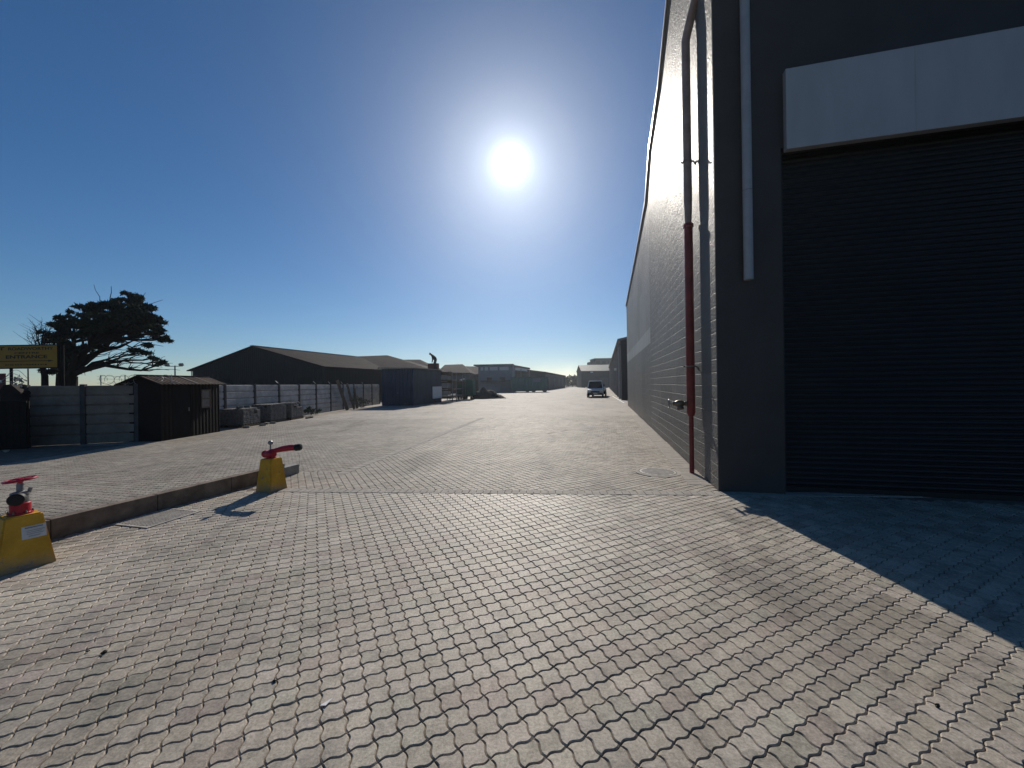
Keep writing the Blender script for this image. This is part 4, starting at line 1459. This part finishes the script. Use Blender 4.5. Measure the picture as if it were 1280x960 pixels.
for s_ in (-1, 1):
    MB().box((s_ * 1.1, -.15, ztop + .12), (.55, .3, .4), rx=rad(25)).build('lamp', 'steel', fl_)


# ------------------------------------------------------------------ sheds
def gable_shed(name, loc, rz, wdt, ln, eave, ridge, wallm, sidem, roofm, label, over=0.35, doors=(), cat='shed'):
    """local x: from -wdt to 0 across the gable, y away from the viewer along the ridge"""
    t = thing(name, loc, rz, label, cat)
    for y in (0.0, ln - .2):
        MB().prism([(-wdt, y, -.05), (0, y, -.05), (0, y, eave), (-wdt / 2, y, ridge - .03), (-wdt, y, eave)], (0, .2, 0)).build('gable_wall', wallm, t)
    MB().span((-.2, .203, -.05), (-.002, ln - .203, eave - .01)).build('side_wall', sidem, t)
    MB().span((-wdt + .002, .203, -.05), (-wdt + .2, ln - .203, eave - .01)).build('side_wall', sidem, t)
    m = MB()
    sl = (ridge - eave) / (wdt / 2)
    for sg_ in (-1, 1):
        x0 = -wdt / 2 + sg_ * .003
        x1 = -wdt / 2 + sg_ * (wdt / 2 + over)
        z1 = ridge - sl * (wdt / 2 + over)
        m.prism([(x0, -over, ridge), (x1, -over, z1), (x1, -over, z1 + .09), (x0, -over, ridge + .09)], (0, ln + 2 * over, 0))
    rf_ = m.build('roof', roofm, t)
    m = MB()
    m.box((-wdt / 2, ln / 2, ridge + .10), (.4, ln + 2 * over + .02, .05))
    m.build('ridge_cap', 'steel', rf_)
    return t


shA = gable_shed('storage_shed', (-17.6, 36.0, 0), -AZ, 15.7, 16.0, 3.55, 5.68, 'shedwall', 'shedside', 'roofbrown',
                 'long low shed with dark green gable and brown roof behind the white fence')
for x in (-12.5, -8.0, -3.0):
    MB().span((x, -.03, 0.2), (x + 1.6, -.002, 2.6)).build('shutter', 'shedside', shA)
m = MB().tube([(-15.95, .1, 0), (-15.95, .1, 3.5)], .05, 8)
m.build('downpipe', 'pvc', shA)


def hip_shed(name, R1, R2, E1, E2, depth, wallm, roofm, label, cat='shed', extras=None):
    """shed with the ridge lying across the view: front slope E1-E2-R2-R1, hipped right end"""
    base = Vector((E2.x, E2.y, 0))
    t = thing(name, base, 0, label, cat)
    r = lambda p: Vector(p) - base
    back = Vector((0, depth, 0))
    r1, r2, e1, e2 = r(R1), r(R2), r(E1), r(E2)
    mid = (R1.y + R2.y) / 2
    e3, e4 = e2 + back, e1 + back
    up = Vector((0, 0, .08))
    m = MB()
    m.add([e1, e2, r2, r1, e3, e4, e1 - up, e2 - up, e3 - up, e4 - up], [(0, 1, 2, 3), (1, 4, 2), (4, 5, 3, 2), (5, 0, 3), (6, 7, 1, 0), (7, 8, 4, 1), (8, 9, 5, 4), (9, 6, 0, 5), (9, 8, 7, 6)])
    m.build('roof', roofm, t)
    m = MB()
    ins = Vector((.25, .25, 0))
    w1, w2, w3, w4 = e1 + Vector((.25, .25, 0)), e2 + Vector((-.25, .25, 0)), e3 + Vector((-.25, -.25, 0)), e4 + Vector((.25, -.25, 0))
    tops = [w - up * 1.05 for w in (w1, w2, w3, w4)]
    bots = [Vector((w.x, w.y, -.05)) for w in (w1, w2, w3, w4)]
    m.add(tops + bots, [(0, 1, 5, 4), (1, 2, 6, 5), (2, 3, 7, 6), (3, 0, 4, 7)])
    m.build('wall', wallm, t)
    if extras:
        extras(t, w1, w2)
    return t


def shed_doors(t, w1, w2):
    d = (w2 - w1)
    for u in (.2, .5, .78):
        p = w1 + d * u
        MB().box((p.x, p.y - .03, 1.3), (1.6, .05, 2.6)).build('door', 'darkwall', t)


hip_shed('workshop_shed', P(420, 446.5, 56), P(484, 444, 55), P(440, 463, 46), P(536, 461, 46), 18, 'greywall', 'roofbrown2',
         'brown hip roofed shed standing across the yard behind the blue shed', extras=shed_doors)
hip_shed('workshop_shed', P(470, 449.8, 76), P(525, 449.4, 75), P(470, 462, 68), P(542, 461.5, 68), 14, 'greywall', 'roofbrown2',
         'second brown hipped shed roof farther back left of the bending person', extras=shed_doors)
hip_shed('workshop_shed', P(556, 456.0, 84), P(578, 455.2, 84), P(545, 466, 76), P(588, 466, 76), 16, 'greywall', 'roofbrown2',
         'grey brown shed behind the green trolley and the steel racks', extras=shed_doors)
hip_shed('workshop_shed', P(575, 457.6, 97), P(600, 458.2, 97), P(560, 466, 88), P(606, 468, 88), 18, 'greywall', 'roofbrown2',
         'grey shed with low roof left of the two storey office block', extras=shed_doors)

# blue shed
bc = G(517, 507.0)
bs = thing('blue_shed', (bc.x, bc.y, 0), -AZ, 'dark blue corrugated shed at the end of the white fence', 'shed')
bw, bl, bh = 2.9, 5.6, 3.05
m = MB()
m.span((-bw, 0, -.05), (0, .08, bh))
m.build('front_wall', 'blue', bs)
MB().span((-.08, .083, -.05), (-.002, bl - .083, bh - .02)).build('side_wall', 'blueside', bs)
MB().span((-bw + .002, .083, -.05), (-bw + .08, bl - .083, bh - .02)).build('side_wall', 'blueside', bs)
MB().span((-bw, bl - .08, -.05), (0, bl, bh)).build('rear_wall', 'blueside', bs)
m = MB()
m.prism([(-bw - .2, -.25, bh + .005), (.2, -.25, bh + .005), (.2, -.25, bh + .06), (-bw - .2, -.25, bh + .16)], (0, bl + .5, 0))
m.build('roof', 'palesheet', bs)
d_ = MB().span((-1.5, -.035, 0), (-.35, -.002, 2.3)).build('door', 'blue', bs)
MB().box((-1.38, -.06, 1.05), (.03, .04, .14)).build('handle', 'steel', d_)
wb = thing('white_board', bs.location + S * 3.55 + N * 0.035, -AZ, 'blank pale board leaning against the side of the blue shed', 'board')
MB().span((0, 0, .42), (.03, 2.0, 1.52)).build('panel', 'white', wb)
MB().span((0, .2, 0), (.028, .28, .418)).build('leg', 'wood', wb)
MB().span((0, 1.7, 0), (.028, 1.78, .418)).build('leg', 'wood', wb)

# maroon crate on the blue roof and the person beside it
rp = bs.location + S * 5.2 - N * .50 + Vector((0, 0, bh + .1))
mbx = thing('maroon_crate', rp, -AZ, 'maroon crate standing on the blue shed roof behind the person', 'crate')
MB().span((-.55, -.3, 0.03), (.35, .3, .58), bevel=.02).build('body', 'maroon', mbx)
for x in (-.4, .2):
    MB().span((x - .05, -.3, -.06), (x + .05, .3, .028)).build('batten', 'wood', mbx)


def person(loc, rz, label):
    t = thing('person', loc, rz, label, 'person')
    # joints: figure faces -x, bent forward at the hips
    J = {'pel': (0, 0, .90, .125, .15), 'spn': (-.10, 0, 1.08, .115, .145), 'chs': (-.24, 0, 1.26, .115, .165), 'nck': (-.36, 0, 1.36, .055, .055), 'hdb': (-.42, 0, 1.40, .075, .07), 'hd': (-.49, 0, 1.44, .095, .08), 'hdt': (-.54, 0, 1.47, .07, .06),
         'hL': (.02, .10, .86, .09, .09), 'kL': (-.06, .12, .48, .062, .062), 'aL': (.02, .13, .09, .042, .042), 'tL': (-.15, .14, .04, .042, .035),
         'hR': (.02, -.10, .86, .09, .09), 'kR': (-.12, -.12, .49, .062, .062), 'aR': (-.02, -.13, .09, .042, .042), 'tR': (-.19, -.14, .04, .042, .035),
         'sL': (-.27, .19, 1.24, .06, .06), 'eL': (-.27, .22, .99, .045, .045), 'wL': (-.30, .17, .77, .033, .033), 'pL': (-.32, .16, .70, .036, .028),
         'sR': (-.27, -.19, 1.24, .06, .06), 'eR': (-.24, -.23, .98, .045, .045), 'wR': (-.25, -.18, .75, .033, .033), 'pR': (-.27, -.17, .68, .036, .028)}
    E = [('pel', 'spn'), ('spn', 'chs'), ('chs', 'nck'), ('nck', 'hdb'), ('hdb', 'hd'), ('hd', 'hdt'), ('pel', 'hL'), ('hL', 'kL'), ('kL', 'aL'), ('aL', 'tL'), ('pel', 'hR'), ('hR', 'kR'), ('kR', 'aR'), ('aR', 'tR'),
         ('chs', 'sL'), ('sL', 'eL'), ('eL', 'wL'), ('wL', 'pL'), ('chs', 'sR'), ('sR', 'eR'), ('eR', 'wR'), ('wR', 'pR')]
    for sd_, sy in (('L', 1), ('R', -1)):
        px_, py_, pz_ = J['p' + sd_][:3]
        for i, (dy, ln_) in enumerate(((-.025, .075), (-.008, .085), (.009, .08), (.025, .062))):
            J[f'f{i}{sd_}'] = (px_ - .02, py_ + dy, pz_ - ln_ * .55, .009, .009)
            J[f'g{i}{sd_}'] = (px_ - .005, py_ + dy, pz_ - ln_, .008, .008)
            E += [('p' + sd_, f'f{i}{sd_}'), (f'f{i}{sd_}', f'g{i}{sd_}')]
        J['th' + sd_] = (px_ - .045, py_ - sy * .03, pz_ - .02, .010, .010)
        E.append(('p' + sd_, 'th' + sd_))
    names = list(J)
    me = bpy.data.meshes.new('body')
    me.from_pydata([J[n_][:3] for n_ in names], [(names.index(a_), names.index(b_)) for a_, b_ in E], [])
    o = bpy.data.objects.new('body', me)
    col.objects.link(o)
    md = o.modifiers.new('skin', 'SKIN')
    for i, n_ in enumerate(names):
        sv = me.skin_vertices[0].data[i]
        sv.radius = [q_ * (1.45 if n_[0] not in 'fgt' else 1.0) for q_ in J[n_][3:5]]
        sv.use_root = (n_ == 'pel')
    sb = o.modifiers.new('sub', 'SUBSURF')
    sb.levels = sb.render_levels = 2
    bpy.context.view_layer.update()
    m2 = bpy.data.meshes.new_from_object(o.evaluated_get(bpy.context.evaluated_depsgraph_get()))
    bpy.data.objects.remove(o)
    m2.materials.clear()
    m2.materials.append(M['cloth_dark'])
    m2.materials.append(M['skin'])
    for p in m2.polygons:
        c = p.center
        p.use_smooth = True
        if c.x < -.385 and c.z > 1.30 or (c.x < -.2 and c.z < .78 and c.z > .55 and abs(c.y) > .13):
            p.material_index = 1
    b_ = bpy.data.objects.new('body', m2)
    col.objects.link(b_)
    b_.parent = t
    cap = MB()
    cap.lathe([(.085, -.02), (.092, 0), (.085, .035), (.06, .062), (.0, .072)], (-.485, 0, 1.485), (.45, 0, 1), 14)
    cap.build('cap', 'cloth_dark', t, smooth=True)
    face = MB()
    for s_ in (-1, 1):
        face.lathe([(.004, -.008), (.011, 0), (.004, .008)], (-.575, s_ * .032, 1.435), (1, 0, -.6), 8)
    face.lathe([(.006, -.02), (.016, 0), (.006, .014)], (-.585, 0, 1.405), (.5, 0, 1), 8)
    face.build('face', 'skin', t, smooth=True)
    return t


person(bs.location + S * 4.6 - N * .12 + Vector((0, 0, bh + .085)), rad(8), 'person in dark work clothes bending forward on the blue shed roof')

# ------------------------------------------------------------------ racks, trolley, heap
def rack(loc, rz, label, tilt_=0):
    t = thing('storage_rack', loc, rz, label, 'rack', 'steel racks beside the green trolley')
    for x in (-.9, .9):
        for y in (-.4, .4):
            MB().box((x, y, 1.45), (.07, .07, 2.9)).build('upright', 'steel', t)
    for z in (.35, 1.1, 1.9, 2.7):
        s_ = MB()
        s_.box((0, -.4, z), (1.9, .06, .09)).box((0, .4, z), (1.9, .06, .09))
        for i in range(5):
            s_.box((-.8 + i * .4, 0, z + .05), (.25, .9, .025))
        s_.build('shelf', 'wood', t)
    return t


g1 = G(556, 503)
rk1 = rack((g1.x - .1, g1.y + 1.5, 0), rad(-20), 'steel rack crammed with timber beside the blue shed')
g2 = G(566, 501)
rk2 = rack((g2.x, g2.y + 2.6, 0), rad(-12), 'steel rack with pale offcuts just left of the green trolley')
beam = MB().box((0, 0, 0), (1.2, .10, .08)).build('timber_length', 'wood')
tag(beam, 'timber length lying in the steel racks beside the green trolley', 'timber', 'timber lengths in the steel racks')
pipe_ = MB().tube([(-.6, 0, 0), (.6, 0, 0)], .045, 10).build('tube', 'flash')
tag(pipe_, 'pale metal tube lying in the steel racks beside the green trolley', 'tube', 'tubes in the steel racks')
used = {beam.name: False, pipe_.name: False}
for rk in (rk1, rk2):
    for z in (.35, 1.1, 1.9, 2.7):
        for i in range(7):
            src_ = pipe_ if random.random() < .22 else beam
            o = src_ if not used[src_.name] else src_.copy()
            if used[src_.name]:
                col.objects.link(o)
            used[src_.name] = True
            lp = Vector((random.uniform(-.35, .35), -.35 + (i % 4) * .22 + random.uniform(-.02, .02), z + .11 + (i // 4) * .10))
            rzz = rk.rotation_euler.z
            o.location = rk.location + Matrix.Rotation(rzz, 3, 'Z') @ lp
            o.rotation_euler = (0, 0, rzz + random.uniform(-.05, .05))
            o.scale = (random.uniform(.6, 1.5), random.uniform(.7, 1.5), random.uniform(.8, 1.1))
g3 = G(582, 499.3)
tr = thing('green_trolley', (g3.x, g3.y + .6, 0), rad(-10), 'tall green steel cage trolley on small wheels in the yard', 'trolley')
m = MB()
m.prism([(-.95, -.6, .42), (.95, -.6, .42), (.95, -.6, 2.25), (.05, -.6, 2.25), (-.95, -.6, 1.75)], (0, 1.2, 0))
m.build('box', 'greenbox', tr)
m = MB()
for x in (-.97, -.33, .33, .97):
    m.box((x, -.63, 1.2), (.06, .05, 1.55))
for z in (.45, 1.1, 1.7):
    m.box((0, -.635, z), (2.0, .05, .06))
m.build('frame', 'greenbox', tr)
m = MB().span((-1.0, -.62, .30), (1.0, .62, .40))
m.build('chassis', 'gate', tr)
for x in (-.75, -.1, .75):
    for y in (-.5, .5):
        MB().lathe([(.06, -.04), (.15, -.035), (.15, .035), (.06, .04)], (x, y, .15), (0, 1, 0), 16).build('wheel', 'black', tr, smooth=True)
m = MB()
m.tube([(-.95, -.55, .35), (-1.5, -.7, .30)], .035, 8)
m.build('drawbar', 'gate', tr)
# white sack on the sloping top
o = MB()
bm = bmesh.new()
bmesh.ops.create_icosphere(bm, subdivisions=3, radius=1)
for v in bm.verts:
    v.co = Vector((v.co.x * .42, v.co.y * .32, max(v.co.z, -.5) * .17)) * (1 + .12 * math.sin(v.co.x * 5 + v.co.y * 7))
o.add([v.co for v in bm.verts], [[v.index for v in f.verts] for f in bm.faces])
bm.free()
so_ = o.build('sack', 'white', smooth=True)
so_.location = (g3.x - .42, g3.y + .45, 2.14)
so_.rotation_euler = (0, rad(-20), rad(-10))
tag(so_, 'white sack lying on top of the green cage trolley', 'sack')

# dark spoil heap
hg = G(610, 498.5)
m = MB()
bm = bmesh.new()
bmesh.ops.create_grid(bm, x_segments=34, y_segments=20, size=1)
for v in bm.verts:
    x, y = v.co.x, v.co.y
    rr = max(0, 1 - math.hypot((x + .35) / (1.3), y) ** 1.2)
    v.co = Vector((x * 2.0, y * 1.5, 1.25 * rr * (1 + .12 * math.sin(x * 11 + y * 5)) + .04 * math.sin(x * 23) * math.sin(y * 19) - .02))
m.add([v.co for v in bm.verts], [[v.index for v in f.verts] for f in bm.faces])
bm.free()
hp = m.build('spoil_heap', 'soil', smooth=True)
hp.location = (hg.x + .2, hg.y + 1.2, 0)
tag(hp, 'dark heap of spoil sloping down to the right of the green trolley', 'heap')

# ------------------------------------------------------------------ far end of the yard
# two storey office block
oa = P(598, 480, 80)
ob = P(641, 480, 80)
ow = ob.x - oa.x
off_ = thing('office_block', (oa.x, oa.y, 0), rad(-4), 'pale two storey office block with window band under a flat roof', 'building')
oh = P(620, 455.4, 80).z
m = MB()
m.span((0, 0, -.05), (ow, 10, oh - .25))
m.build('wall', 'palewall', off_)
MB().span((-.9, -.5, oh - .25), (ow + .2, 10.3, oh)).build('roof', 'greywall', off_)
for i, (u0, u1) in enumerate(((.06, .16), (.18, .30), (.33, .58), (.61, .9))):
    wf = MB().span((u0 * ow, -.04, oh - 1.35), (u1 * ow, -.003, oh - .5)).build('window', 'palewall', off_)
    MB().span((u0 * ow + .08, -.055, oh - 1.27), (u1 * ow - .08, -.041, oh - .58)).build('pane', 'bandpane', wf)
for u0, u1, z0, z1 in ((.25, .4, 2.1, 3.1), (.62, .78, 2.1, 3.1)):
    wf = MB().span((u0 * ow, -.04, z0), (u1 * ow, -.003, z1)).build('window', 'greywall', off_)
    MB().span((u0 * ow + .08, -.055, z0 + .08), (u1 * ow - .08, -.041, z1 - .08)).build('pane', 'glass', wf)
MB().span((.1 * ow, -1.4, 2.25), (.95 * ow, -.003, 2.42)).build('canopy', 'greywall', off_)
# pale upright sheets fence
pa = P(599, 480, 71)
pf_ = thing('paling_fence', (pa.x, pa.y, 0), rad(-6), 'fence of pale upright sheets in front of the office block', 'fence')
m = MB()
for i in range(15):
    m.box((i * .24, 0, .82 + random.uniform(-.05, .05)), (.16, .03, 1.7))
m.build('sheet_panel', 'palewall', pf_)
for z in (.5, 1.3):
    MB().box((1.7, .042, z), (3.5, .05, .08)).build('rail', 'steel', pf_)

# green container
ca = P(638.5, 480, 75)
cb_ = P(685, 480, 75)
cl = cb_.x - ca.x
ct_ = thing('shipping_container', (ca.x, ca.y, 0), rad(0), 'long green container raised on blocks across the far yard', 'container')
zt_ = P(660, 471.5, 75).z
m = MB().span((0, 0, .28), (cl, 2.4, zt_))
m.build('body', 'greenlong', ct_)
m = MB()
for x in (.06, cl - .06):
    m.box((x, -.02, (zt_ + .28) / 2), (.14, .1, zt_ - .26))
for z in (.32, zt_ - .05):
    m.box((cl / 2, -.03, z), (cl, .1, .14))
m.build('frame', 'greenbox', ct_)
for x in (.5, cl * .45, cl * .62, cl - .6):
    MB().span((x - .3, 0.1, -.02), (x + .3, 1.8, .275)).build('support_block', 'block', ct_)
MB().span((cl * .60, -.065, zt_ - .95), (cl * .80, -.004, zt_ - .30)).build('panel', 'palewall', ct_)

# maroon canopy with pale gable
mp_ = P(640, 480, 92)
cz1, cz2 = P(640, 455.6, 92).z, P(663, 459.8, 92).z
cn = thing('canopy_roof', (mp_.x, mp_.y, 0), 0, 'sloping maroon canopy roof on posts right of the office block', 'canopy')
cx = P(663, 480, 92).x - mp_.x
MB().prism([(0, 0, cz1 - .5), (cx, 0, cz2 - .25), (cx, 0, cz2), (0, 0, cz1)], (0, 5, 0)).build('roof', 'maroon', cn)
MB().prism([(.1, .4, cz1 - 1.25), (cx * .85, .4, cz2 - .85), (cx * .85, .4, cz2 - .2), (.1, .4, cz1 - .5)], (0, .1, 0)).build('gable_sheet', 'white', cn)
for x in (.2, cx * .5, cx - .2):
    MB().span((x - .08, .2, -.05), (x + .08, .36, cz2 - .3)).build('post', 'steel', cn)

# long dark sheds down the left of the far street
q = P(681, 480, 96)
lw = 12
fs = thing('long_shed', (q.x, q.y, 0), -AZ, 'long dark grey shed receding along the far end of the street', 'shed')
fz = P(681, 464.8, 96).z
m = MB().span((-lw, 0, -.05), (0, 52, fz - .4))
m.build('wall', 'darkwall', fs)
MB().prism([(-lw - .3, -.3, fz - .4), (.3, -.3, fz - .4), (.3, -.3, fz), (-lw / 2, -.3, fz + .9), (-lw - .3, -.3, fz)], (0, 52.6, 0)).build('roof', 'roofbrown', fs)
for y in (6, 17, 29, 41):
    MB().span((.003, y, 0), (.05, y + 4, 3.2)).build('shutter', 'greywall', fs)
# trees at the end of the street
for i, (x, d, r_, lab) in enumerate(((708, 165, 3.0, 'dark tree at the end of the street against the long shed'), (716, 175, 3.2, 'middle one of three dark trees closing the far street'), (724, 170, 3.0, 'dark tree next to the pale roofed building at the street end'))):
    q = P(x, 480, d)
    bush('tree', (q.x, q.y, 0), (r_ * 1.1, r_, r_ * .95), 900, .55, lab, 'tree', 'leaf2', 'trees at the end of the street')
for i, (x, d, r_, lab) in enumerate(((648, 100, 2.0, 'greyish tree behind the green container near the maroon canopy'), (662, 104, 2.1, 'grey green tree over the middle of the green container'), (674, 102, 1.9, 'grey green tree behind the right end of the green container'))):
    q = P(x, 480, d)
    bush('tree', (q.x, q.y, 0), (r_, r_, r_ * 1.15), 800, .36, lab, 'tree', 'leaf2', 'trees behind the container')

# pale roofed building on the right of the far street
q = P(727, 480, 135)
pb = thing('pale_roof_building', (q.x, q.y, 0), rad(-2), 'dark walled building with pale sunlit roof behind the parked cars', 'building')
ez, rz__ = P(740, 463.6, 135).z, P(740, 456.0, 140).z
bwid = 13
MB().span((0, 0, -.05), (bwid, 12, ez - .02)).build('wall', 'darkwall', pb)
MB().prism([(-.2, -.4, ez), (-.2, 6, rz__), (-.2, 12.4, ez), (-.2, 12.4, ez - .1), (-.2, 6, rz__ - .1), (-.2, -.4, ez - .1)], (bwid + .4, 0, 0)).build('roof', 'palesheet', pb)
MB().box((3.6, -.1, ez - .5), (.9, .2, .4), bevel=.05).build('lamp_box', 'white', pb)
MB().span((6.2, -.05, 0), (9.4, -.003, 3.4)).build('shutter', 'greywall', pb)
q = P(744, 480, 165)
db = thing('stepped_building', (q.x, q.y, 0), 0, 'dark flat topped building rising behind the pale roof', 'building')
zz = P(750, 448.5, 165).z
MB().span((0, 0, -.05), (14, 10, zz)).build('wall', 'darkwall', db)
MB().span((-1.6, .5, -.05), (-.003, 9, zz - 1.1)).build('annex', 'greywall', db)
MB().span((-.2, -.2, zz + .003), (14.2, 10.2, zz + .25)).build('roof', 'greywall', db)
for i in range(5):
    MB().span((.6 + i * 2.5, -.04, zz - 2.2), (2.2 + i * 2.5, -.003, zz - .9)).build('window', 'glass', db)

# shed beyond the warehouse on the right
gcn = CORNER + S * ((G(772, 500) - CORNER).dot(S)) - N * 0.05
gz = P(769, 425.6, gcn.y).z
gs = thing('side_shed', (gcn.x, gcn.y, 0), -AZ, 'grey shed with pilasters and pale door beyond the warehouse', 'shed')
MB().prism([(.15, 0.0, -.05), (7, 0.0, -.05), (7, 0.0, gz + 1.5), (.15, 0.0, gz + .05)], (0, .2, 0)).build('front_wall', 'greywall', gs)
MB().span((0.15, .203, -.05), (.35, 70, gz - .02)).build('side_wall', 'greywall', gs)
MB().prism([(-.3, -.25, gz), (7.2, -.25, gz + 1.55), (7.2, -.25, gz + 1.7), (-.3, -.25, gz + .12)], (0, 70.5, 0)).build('roof', 'palewall', gs)
MB().span((.55, -.06, .45), (3.2, -.003, gz - .7)).build('door', 'palewall', gs)
MB().span((0.0, -.12, -.05), (.5, .35, gz - .03)).build('corner_pillar', 'darkwall', gs)
for y in (3.5, 9, 15, 22, 30, 40, 52, 66):
    MB().span((-.12, y, -.05), (.147, y + .5, gz - .06)).build('pilaster', 'palewall', gs)
for y in (5.5, 17.5, 34):
    MB().span((.09, y, 0), (.147, y + 2.4, 2.6)).build('side_door', 'darkwall', gs)
MB().tube([(-.06, 2.2, 0), (-.06, 2.2, gz - .1)], .06, 8).build('downpipe', 'pvc', gs)
MB().box((-.16, 12.5, 3.3), (.3, .25, .3), bevel=.03).build('wall_lamp', 'white', gs)

# painted white line along that shed
sheet('road_marking', [tuple((gcn + S * a_ - N * b_).xy) for a_, b_ in ((-5.5, .1), (-5.5, -.02), (11, .55), (11, .67))], 0.004, 'white')


# ------------------------------------------------------------------ cars
def car(loc, rz, paint, label, hgt=1.75, ln=4.4, wid=1.8, group='cars in the yard'):
    t = thing('parked_car', loc, rz, label, 'car', group)      # faces -y
    hw_ = wid / 2
    sec = [(-ln / 2, .42, .62, .80), (-ln / 2 + .12, .30, .86, .93), (-ln / 2 + .9, .26, 1.00, 1.0), (-ln / 2 + 1.25, .26, 1.04, 1.0), (0, .26, 1.05, 1.0), (ln / 2 - .5, .28, 1.04, 1.0), (ln / 2 - .08, .34, .98, .94), (ln / 2, .48, .80, .86)]
    vs, fs_ = [], []
    for y, zb_, zt2, k_ in sec:
        w_ = hw_ * k_
        vs += [(-w_ * .93, y, zb_), (-w_, y, zb_ + .18), (-w_, y, zt2 - .16), (-w_ * .93, y, zt2), (w_ * .93, y, zt2), (w_, y, zt2 - .16), (w_, y, zb_ + .18), (w_ * .93, y, zb_)]
    for i in range(len(sec) - 1):
        for j in range(8):
            j2 = (j + 1) % 8
            fs_.append((i * 8 + j, i * 8 + j2, (i + 1) * 8 + j2, (i + 1) * 8 + j))
    fs_ += [tuple(range(8)), tuple(range(len(vs) - 8, len(vs)))]
    m_ = MB().add(vs, fs_)
    # cabin shell: pillars and roof
    c0, c1, c2, c3 = -ln / 2 + 1.15, -ln / 2 + 1.85, ln / 2 - .75, ln / 2 - .25
    a = hw_ * .93
    b_ = hw_ * .76
    body = m_.build('body', paint, t, smooth=True)
    r_ = MB()
    r_.box((0, (c1 + c2) / 2, hgt - .04), (2 * b_, c2 - c1 + .1, .09), bevel=.03)
    for s_ in (-1, 1):
        for (y0, y1) in ((c0, c1), (c3, c2)):
            r_.tube([(s_ * a, y0, 1.02), (s_ * b_, y1, hgt - .05)], .045, 6)
        r_.tube([(s_ * a, .1, 1.02), (s_ * b_, .1, hgt - .05)], .04, 6)
    r_.build('roof', paint, t, smooth=True)
    zt3 = hgt - .07
    g_ = MB()
    ai, bi = a * .96, b_ * .96
    g_.add([(-ai, c0 + .03, 1.03), (ai, c0 + .03, 1.03), (bi, c1 + .03, zt3), (-bi, c1 + .03, zt3)], [(0, 1, 2, 3)])
    g_.build('windscreen', 'glass', t)
    g_ = MB()
    g_.add([(-ai, c3 - .03, 1.03), (ai, c3 - .03, 1.03), (bi, c2 - .03, zt3), (-bi, c2 - .03, zt3)], [(3, 2, 1, 0)])
    g_.build('rear_window', 'glass', t)
    for s_ in (-1, 1):
        g_ = MB()
        g_.add([(s_ * ai, c0 + .05, 1.03), (s_ * ai, c3 - .05, 1.03), (s_ * bi, c2 - .05, zt3), (s_ * bi, c1 + .05, zt3)], [(0, 1, 2, 3)])
        g_.build('side_window', 'glass', t)
        MB().box((s_ * (hw_ + .10), c0 + .35, 1.10), (.2, .1, .15), bevel=.03).build('mirror', paint, t)
        MB().box((s_ * hw_ * .70, -ln / 2 + .03, .76), (.36, .12, .17), bevel=.04).build('headlight', 'lamp', t)
        MB().box((s_ * hw_ * .78, ln / 2 - .03, .82), (.2, .1, .28), bevel=.03).build('tail_light', 'maroon', t)
        for y in (-ln / 2 + .85, ln / 2 - .85):
            wh_ = MB().lathe([(.20, -.10), (.33, -.09), (.34, 0), (.33, .09), (.20, .10)], (s_ * (hw_ - .09), y, .34), (1, 0, 0), 20).build('wheel', 'black', t, smooth=True)
            MB().lathe([(.05, -.107), (.19, -.104), (.19, .104), (.05, .107)], (s_ * (hw_ - .09), y, .34), (1, 0, 0), 14).build('rim', 'steel', wh_, smooth=True)
    MB().box((0, -ln / 2 - .005, .68), (.95, .06, .16), bevel=.02).build('grille', 'black', t)
    MB().box((0, -ln / 2 - .0, .40), (wid * .9, .14, .22), bevel=.04).build('bumper', 'black', t)
    MB().box((0, -ln / 2 - .085, .47), (.48, .012, .11)).build('number_plate', 'white', t)
    return t


cg = G(746, 498)
car((P(750.5, 480, 42).x, 44.5, 0), -AZ, 'carwhite', 'white car parked facing the camera by the grey side shed', 1.88, 4.5, 1.82)
car((P(759.0, 480, 43).x, 47.0, 0), -AZ, 'cardark', 'dark grey car tucked behind the white car beside the shed', 1.5, 4.1, 1.7)
q = P(47, 480, 19)
car((q.x, q.y, 0), rad(75), 'carsilver', 'silver car beyond the grey fence under the yellow sign', 1.9, 4.6, 1.8)

# ------------------------------------------------------------------ air
hz = MB().span((-90, -12, -1.5), (90, 260, 22)).build('haze', 'white')
tag(hz, kind='stuff')
m, nt, b = newmat('dusty_air')
nt.nodes.remove(b)
pv_ = nd(nt, 'ShaderNodeVolumePrincipled')
pv_.inputs['Color'].default_value = (0.86, 0.93, 1.0, 1)
pv_.inputs['Density'].default_value = 0.0005
pv_.inputs['Anisotropy'].default_value = 0.8
nt.links.new(pv_.outputs[0], nt.nodes['Material Output'].inputs['Volume'])
hz.data.materials.clear()
hz.data.materials.append(m)
